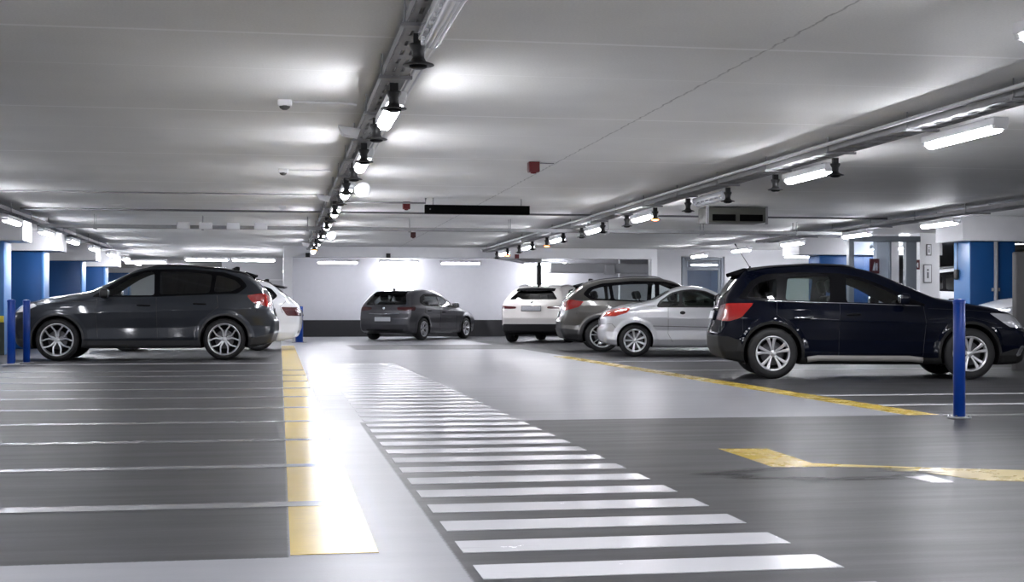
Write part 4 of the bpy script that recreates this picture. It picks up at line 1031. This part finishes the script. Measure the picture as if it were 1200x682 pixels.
# ---------------------------------------------------------------- bollards
def bollard(x, y, r, h, label, plate=True):
    e = empty('bollard', (x, y, 0)); tag(e, label, 'bollard')
    mb = MB(); mb.cyl(r, .01, h, 28, None, .006); mb.build('post', M_bollard, e)
    mb = MB(); mb.lathe([(1e-4, h + .012), (r * .7, h + .008), (r + .003, h - .004), (r + .003, h - .03)], 28); mb.build('cap', M_bollard, e)
    if plate:
        mb = MB(); mb.cyl(r * 2.0, 0, .014, 32, None, .003)
        mb.build('base_plate', M_galv, e); b = MB()
        for k in range(4): q = pol(r * 1.6, PI / 4 + k * PI / 2); b.cyl(.008, .01, .026, 6, Matrix.Translation((q[0], q[1], 0)))
        b.build('bolts', M_steel_dk, e)
    return e
bollard(5.19, 9.85, .045, .915, 'tall blue bollard standing alone at right in front of the navy crossover')
bollard(-4.12, 22.25, .062, 1.0, 'left one of the two blue bollards at the nose of the dark grey SUV'); bollard(-3.98, 22.75, .055, 1.0, 'right one of the two blue bollards at the nose of the dark grey SUV')
bollard(.50, 36.3, .10, .95, 'short blue bollard foot showing behind the tail of the white estate car')

# ---------------------------------------------------------------- lamps and cable trays
def make_lamp(lit=True):
    e = empty('strip_lamp')
    mb = MB(); mb.box(-.07, .07, -.64, .64, -.002, .066, .012)
    for y in (-.64, .58): mb.box(-.058, .058, y, y + .06, -.03, .03, .012)
    mb.build('lamp_housing', M_clearlens if not lit else M_white, e)
    mb = MB(); mb.box(-.045, .045, -.60, .60, -.055, .012, .03); d = mb.build('diffuser', M_tube if lit else M_clearlens, e)
    if not lit:
        t = MB(); t.tube([(0, -.58, -.047), (0, .58, -.047)], .012, 8); t.build('tube', M_white, d)
        for k in range(6):
            c_ = MB(); c_.box(-.062, -.045, -.5 + k * .2, -.47 + k * .2, -.02, .03, .004); c_.build('clip', M_white, e)
    for y in (-.4, .4):
        b = MB(); b.box(-.012, .012, y - .012, y + .012, .064, .085); b.build('hanger', M_galv, e)
    return e
LP = {}
def lamp(x, y, label, z=2.34, rz=0, lit=True, group=None):
    if lit not in LP: LP[lit] = e = make_lamp(lit)
    else: e = copy_tree(LP[lit])
    e.location = (x, y, z); e.rotation_euler = (0, 0, rz); tag(e, label, 'ceiling lamp', group); return e
ordn = ['nearest', 'second', 'third', 'fourth', 'fifth', 'sixth', 'seventh', 'eighth', 'ninth', 'tenth', 'eleventh']
yl = [6.96 + 3.46 * k for k in range(9)]
for k, y in enumerate(yl):
    lamp(.83, y, 'unlit clear strip lamp on the left cable tray at the top of the picture' if k == 0 else '%s lit strip lamp from the camera along the left cable tray' % ordn[k - 1], lit=k > 0)
for k in range(8):
    y = 10.89 + 3.46 * k
    if k == 2: lamp(5.77, y, 'unlit strip lamp on the right cable tray between two lit ones', lit=False)
    else: lamp(5.77, y, '%s lit strip lamp from the camera along the right cable tray' % ordn[k if k < 2 else k - 1])
for x, y in ((.83, 3.5), (.83, .04), (5.77, 7.43), (5.77, 3.97), (5.77, .5)):
    lamp(x, y, 'lit strip lamp added outside the picture, overhead near the camera, to light the foreground', group='unseen lamps added overhead near the camera')  # tray rows carried on out of view, added to light the foreground
lamp(4.02, 6.27, 'lit strip lamp cut by the top right corner of the picture')
for k in range(8):
    y = 20.5 + 3.42 * k; lamp(-4.42, y, '%s lit strip lamp along the left column row' % ordn[k]); 
for k in range(5):
    y = 22.0 + 3.42 * k; lamp(11.22, y, '%s lit strip lamp along the right column row' % ordn[k])
for k, (x, y) in enumerate(((-4.42, 17.1), (-4.42, 13.6), (-4.42, 6), (11.22, 12), (11.22, 5), (-9.5, 12), (-9.5, 20), (-7, 7.5), (-7, 3), (-3.2, 1.5), (9.5, 6.5), (9.5, 9.5), (8.5, 2), (-3.0, 6.6), (13.5, 9), (14, 15), (-9.5, 26))):
    lamp(x, y, 'lit strip lamp added outside the picture for ambient light, along the side bays', group='unseen ambient lamps added over the side bays')  # unseen lamps, added to raise the ambient light on the ceiling
for (x, y, t) in ((-4.05, 43.0, 'crosswise strip lamp in the left background, left one of three'), (-2.1, 40.6, 'crosswise strip lamp in the left background, middle one of three'), (-.75, 40.8, 'crosswise strip lamp in the left background, right one of three'),
                  (1.75, 42.2, 'crosswise strip lamp at the left end of the recess behind the portal beam'), (5.55, 42.2, 'crosswise strip lamp above the steel grey hatchback'), (8.2, 42.4, 'crosswise strip lamp behind the portal beam, above the pearl white SUV')):
    lamp(x, y, t, rz=PI / 2)
lamp(3.75, 43.6, 'strip lamp close to the back wall, above the rear of the steel grey hatchback', z=2.40, rz=PI / 2); lamp(8.6, 43.6, 'strip lamp close to the back wall, above the roof of the pearl white SUV', z=2.40, rz=PI / 2)
for (x, y) in ((14.5, 30.6), (16, 27.5), (14.2, 35.5), (-8, 50), (-4, 54), (0, 52), (14, 40.5), (13.6, 33.6)):
    lamp(x, y, 'strip lamp in the far background behind columns and walls', group='lamps hidden in the far background', rz=PI / 2)

def tray(x0, x1, y0, y1, z, label, along='y', w=.2):
    """perforated cable tray with lips, cables and hangers"""
    e = empty('cable_tray', ((x0 + x1) / 2, (y0 + y1) / 2, z)); tag(e, label, 'cable tray')
    L = (y1 - y0) if along == 'y' else (x1 - x0); Wd = (x1 - x0) if along == 'y' else (y1 - y0)
    Mx = Matrix.Identity(4) if along == 'y' else Matrix.Rotation(-PI / 2, 4, 'Z')
    mb = MB()
    for s in (-1, 1):
        mb.box(min(s * Wd / 2, s * (Wd / 2 - .006)), max(s * Wd / 2, s * (Wd / 2 - .006)), -L / 2, L / 2, 0, .06, M=Mx)
    mb.build('side_lip', M_galv, e)
    mb = MB(); n = int(L / .30)
    for s in (-.34, 0, .34): mb.box(Wd * s - .018, Wd * s + .018, -L / 2, L / 2, 0, .004, M=Mx)
    for k in range(n): y = -L / 2 + L * (k + .5) / n; mb.box(-Wd / 2, Wd / 2, y - .075, y + .075, .0005, .0045, M=Mx)
    mb.build('perforated_bottom', M_galv, e)
    cb = MB()
    for i, (s, r) in enumerate(((-.3, .014), (-.12, .011), (.05, .016), (.22, .010), (.34, .012))):
        pts = []; q = random.Random(i); 
        for k in range(int(L / .9) + 1): pts.append(Mx @ Vector((Wd * s + q.uniform(-.012, .012), -L / 2 + k * .9, .006 + r + q.uniform(0, .012))))
        cb.tube(pts, r, 6)
    cb.build('cables', simple('cable_grey', (.30, .30, .31), .5, noise=.3, nscale=3), e)
    m = int(L / 1.75)
    for k in range(m):
        y = -L / 2 + L * (k + .5) / m; hb = MB()
        for s in (-1, 1): hb.tube([Mx @ Vector((s * (Wd / 2 + .01), y, -.012)), Mx @ Vector((s * (Wd / 2 + .01), y, ZC - z - .001))], .006, 6)
        hb.box(-Wd / 2 - .03, Wd / 2 + .03, y - .02, y + .02, -.022, -.002, M=Mx)
        hb.build('hanger', M_galv, e)
    return e
tray(.70, .87, -2, 36.6, 2.45, 'long cable tray with lamps hanging from the ceiling left of centre')
tray(5.50, 5.76, -2, 37.2, 2.45, 'long cable tray with lamps running along the right side of the aisle')
tray(-4.50, -4.33, 6, 37.0, 2.45, 'cable tray above the lamps along the left column row'); tray(11.14, 11.54, 9, 31.0, 2.45, 'broad pale cable tray along the right column row')
tray(-4.3, 11.1, 25.85, 26.03, 2.355, 'perforated tray crossing the aisle from side to side', along='x')
# lamp arms joining lamps to trays
def conduit(name, pts, r, label, mat=M_galv, cat='pipe'):
    mb = MB(); mb.tube(pts, r, 8); o = mb.build(name, mat); tag(o, label, cat); return o
conduit('conduit', [(-4.3, 24.0, 2.555), (11.2, 24.0, 2.555)], .018, 'thin pipe crossing the aisle just in front of the perforated tray', M_steel_dk)
conduit('conduit', [(.95, 21.3, 2.52), (2.25, 21.3, 2.52), (2.25, 21.3, 2.60)], .014, 'short pipe from the left cable tray to the black sign')
conduit('conduit', [(.66, 20.9, 2.588), (-4.2, 20.9, 2.588)], .012, 'thin pipe on the ceiling from the left tray to the left column row')
for i, k in enumerate((1, 5)):
    pass
mb = MB(); mb.tube([(.90, 7, 2.46), (.90, 36.5, 2.46)], .012, 8); mb.tube([(.93, 7, 2.43), (.93, 36.5, 2.43)], .009, 8); o = mb.build('conduit', M_white); tag(o, 'pair of thin pipes running beside the left cable tray', 'pipe')
conduit('conduit', [(5.40, 2, 2.50), (5.40, 37, 2.50)], .018, 'thin pipe running along the inner side of the right cable tray', M_conc)
# bell shaped parking sensors
def make_bell(m):
    e = empty('parking_sensor')
    mb = MB(); mb.lathe([(1e-4, .17), (.052, .17), (.052, .15), (.036, .11), (.034, .06), (.045, .03), (.088, .008), (.092, 0), (.086, -.004), (1e-4, -.002)], 28); mb.build('sensor_hood', M_black, e)
    mb = MB(); mb.lathe([(1e-4, -.032), (.03, -.03), (.052, -.018), (.056, -.002)], 24); mb.build('sensor_dome', m, e)
    mb = MB(); mb.box(-.03, .03, -.02, .02, .165, .25); mb.build('bracket', M_black, e)
    return e
BP = {}
def bell(x, y, z, label, m):
    if m.name not in BP: BP[m.name] = e = make_bell(m)
    else: e = copy_tree(BP[m.name])
    e.location = (x, y, z); e.scale = (1, 1, .72); tag(e, label, 'parking sensor'); return e
for k in range(15):
    y = 6.96 + 3.46 * ((k + 1) // 2) + (.87 if k % 2 == 0 else -.87); m = M_blackgloss if k < 14 else M_led_o
    bell(.785, y, 2.243, '%s black bell-shaped sensor from the camera under the left cable tray' % (['nearest', 'second', 'third', 'fourth', 'fifth', 'sixth', 'seventh', 'eighth', 'ninth', 'tenth', 'eleventh', 'twelfth', 'thirteenth', 'fourteenth', 'fifteenth'][k]), m)
for k in range(14):
    y = 10.89 + 3.46 * ((k + 2) // 2) + (-.9 if k % 2 == 0 else .84); m = M_led if k in (4, 9, 12) else M_blackgloss
    bell(5.70, y, 2.243, ('orange-lit' if m is M_led else 'black') + ' bell-shaped sensor under the right cable tray, %s from the camera' % (['nearest', 'second', 'third', 'fourth', 'fifth', 'sixth', 'seventh', 'eighth', 'ninth', 'tenth', 'eleventh', 'twelfth', 'thirteenth', 'fourteenth'][k]), m)
# round discs and small plates on the left tray
for (y, t) in ((17.1, 'larger round white speaker right of the left cable tray'), (27.5, 'farther round white speaker right of the left cable tray')):
    e = empty('round_speaker', (1.02, y, 2.345)); tag(e, t, 'speaker')
    mb = MB(); mb.cyl(.098, -.03, .03, 32, RX90, .012); mb.build('speaker_shell', M_white, e); mb = MB(); mb.cyl(.082, .031, .034, 32, RX90); mb.build('speaker_grille', M_clearlens, e)
    mb = MB(); mb.tube([(-.09, 0, .02), (-.125, 0, .10)], .01); mb.build('bracket', M_galv, e)
for (y, t) in ((12.2, 'nearest small white wedge lamp on the left side of the left tray'), (19.4, 'second small white wedge lamp on the left side of the left tray'), (26.5, 'third small white wedge lamp on the left side of the left tray'), (33, 'farthest small white wedge lamp on the left side of the left tray')):
    mb = MB(); mb.prism([(.008, 0), (-.19, .03), (-.15, -.05), (-.02, -.07)], -.08, .08, RX90); o = mb.build('wedge_lamp', M_white, None, (.70, y, 2.44)); tag(o, t, 'wedge lamp')
# smoke detectors
for (y, t, l) in ((11.6, 'nearest white smoke detector on the ceiling left of the left tray', True), (17.2, 'second white smoke detector on the ceiling left of the left tray', True), (23.2, 'third white smoke detector on the ceiling left of the left tray', False), (28.6, 'farthest white smoke detector on the ceiling left of the left tray', False)):
    e = empty('smoke_detector', (.04, y, ZC)); tag(e, t, 'smoke detector')
    mb = MB(); mb.box(-.06, .06, -.05, .05, -.055, -.001, .012); mb.build('mount_box', M_white, e); mb = MB(); mb.lathe([(1e-4, -.085), (.02, -.083), (.04, -.07), (.048, -.052)], 24); mb.build('detector_head', M_grey_pl if l else M_white, e)
    if l:
        mb = MB(); mb.tube([(.07, 0, -.015), (.55, 0, -.018), (.60, 0, -.03)], .010, 8); mb.tube([(.07, .03, -.014), (.56, .03, -.016)], .008, 8); mb.build('conduit', M_white, e)
# red alarm boxes
for (px, y, s, m, t) in ((2.97, 15.95, .066, M_redbox, 'square dark red alarm box on the ceiling in the middle'), (2.02, 22.1, .06, M_redbox, 'small red alarm box on the ceiling beside the black sign'), (2.95, 30.6, .055, simple('dark_red_box', (.05, .004, .005), .4), 'tiny dark alarm box on the ceiling beyond the black sign')):
    mb = MB(); mb.box(-s, s, -s, s, -.12, -.001, .008); o = mb.build('alarm_box', m, None, (px, y, ZC)); tag(o, t, 'alarm box'); b2 = MB(); b2.lathe([(1e-4, -.14), (s * .5, -.135), (s * .6, -.118)], 20); b2.build('sounder', m, o)
mb = MB(); mb.tube([(3.05, 15.95, 2.59), (3.22, 15.95, 2.588)], .006, 6); o = mb.build('conduit', M_steel_dk); tag(o, 'thin cable from the square red alarm box to the ceiling crack', 'cable')
for (x, t) in ((.75, 'tiny black fitting on the portal beam, left one'), (2.95, 'tiny black fitting under the portal beam, middle one'), (6.55, 'tiny red fitting under the portal beam, right one')):
    mb = MB(); mb.box(-.06, .06, -.05, .0, -.06, .06, .01); o = mb.build('beam_fitting', M_redbox if 'red' in t else M_black, None, (x, 37.74, 2.36)); tag(o, t, 'fitting')
# black hanging sign
e = empty('hanging_sign', (3.06, 21.25, 2.42)); tag(e, 'long black unlit display sign hanging across the middle of the aisle', 'sign')
mb = MB(); mb.box(-.83, .83, -.05, .05, -.07, .07, .006); mb.build('sign_body', M_matt, e); mb = MB(); mb.cyl(.012, .050, .056, 12, Matrix.Translation((-.75, 0, 0)) @ RX90); mb.build('sign_lamp', M_steel_dk, e)
mb = MB()
for x in (-.7, .7): mb.tube([(x, 0, .065), (x, 0, .179)], .008, 6)
mb.build('hanger', M_galv, e)
# ventilation unit
e = empty('jet_fan', (7.62, 22.1, 2.60)); tag(e, 'grey box-shaped fan unit with two dark outlets under the ceiling at right', 'fan')
M_olive = simple('fan_grey', (.085, .085, .073), .5)
mb = MB(); mb.box(-.50, .50, 0, .6, -.27, -.02, .01); mb.build('fan_housing', M_olive, e)
for x in (-.24, .24):
    mb = MB(); mb.box(x - .20, x + .20, -.03, .01, -.25, -.14, .006); mb.build('outlet', M_matt, e)
mb = MB(); mb.box(-.54, -.50, .0, .04, -.3, 0); mb.box(.50, .54, 0, .04, -.3, 0); mb.build('bracket', M_galv, e)
# small switch boxes on the transverse tray at left
for i, x in enumerate((-1.75, -1.35, -.85, -.35)):
    mb = MB(); mb.box(-.12, .12, -.04, .04, -.06, .06, .01); o = mb.build('junction_box', M_conc, None, (x, 25.77, 2.40)); tag(o, '%s of four small boxes in a row on the crossing tray at left' % ['leftmost', 'second from left', 'third from left', 'rightmost'][i], 'box')

# ---------------------------------------------------------------- camera and world
w = bpy.data.worlds.new('World'); bpy.context.scene.world = w; w.use_nodes = True; w.node_tree.nodes['Background'].inputs[0].default_value = (.02, .02, .022, 1)
cam = bpy.data.cameras.new('Camera'); co = bpy.data.objects.new('Camera', cam); C.objects.link(co); bpy.context.scene.camera = co
cam.sensor_width = 36; cam.lens = 36 * 1600 / 1200; cam.shift_y = 23.5 / 1200; cam.clip_end = 200; cam.clip_start = .05
co.location = (0, 0, .83); co.rotation_euler = (PI / 2, 0, -TH)
vs = bpy.context.scene.view_settings
vs.view_transform = 'Standard'; vs.look = 'None'; vs.exposure = 1.72; vs.gamma = 1; vs.use_curve_mapping = False
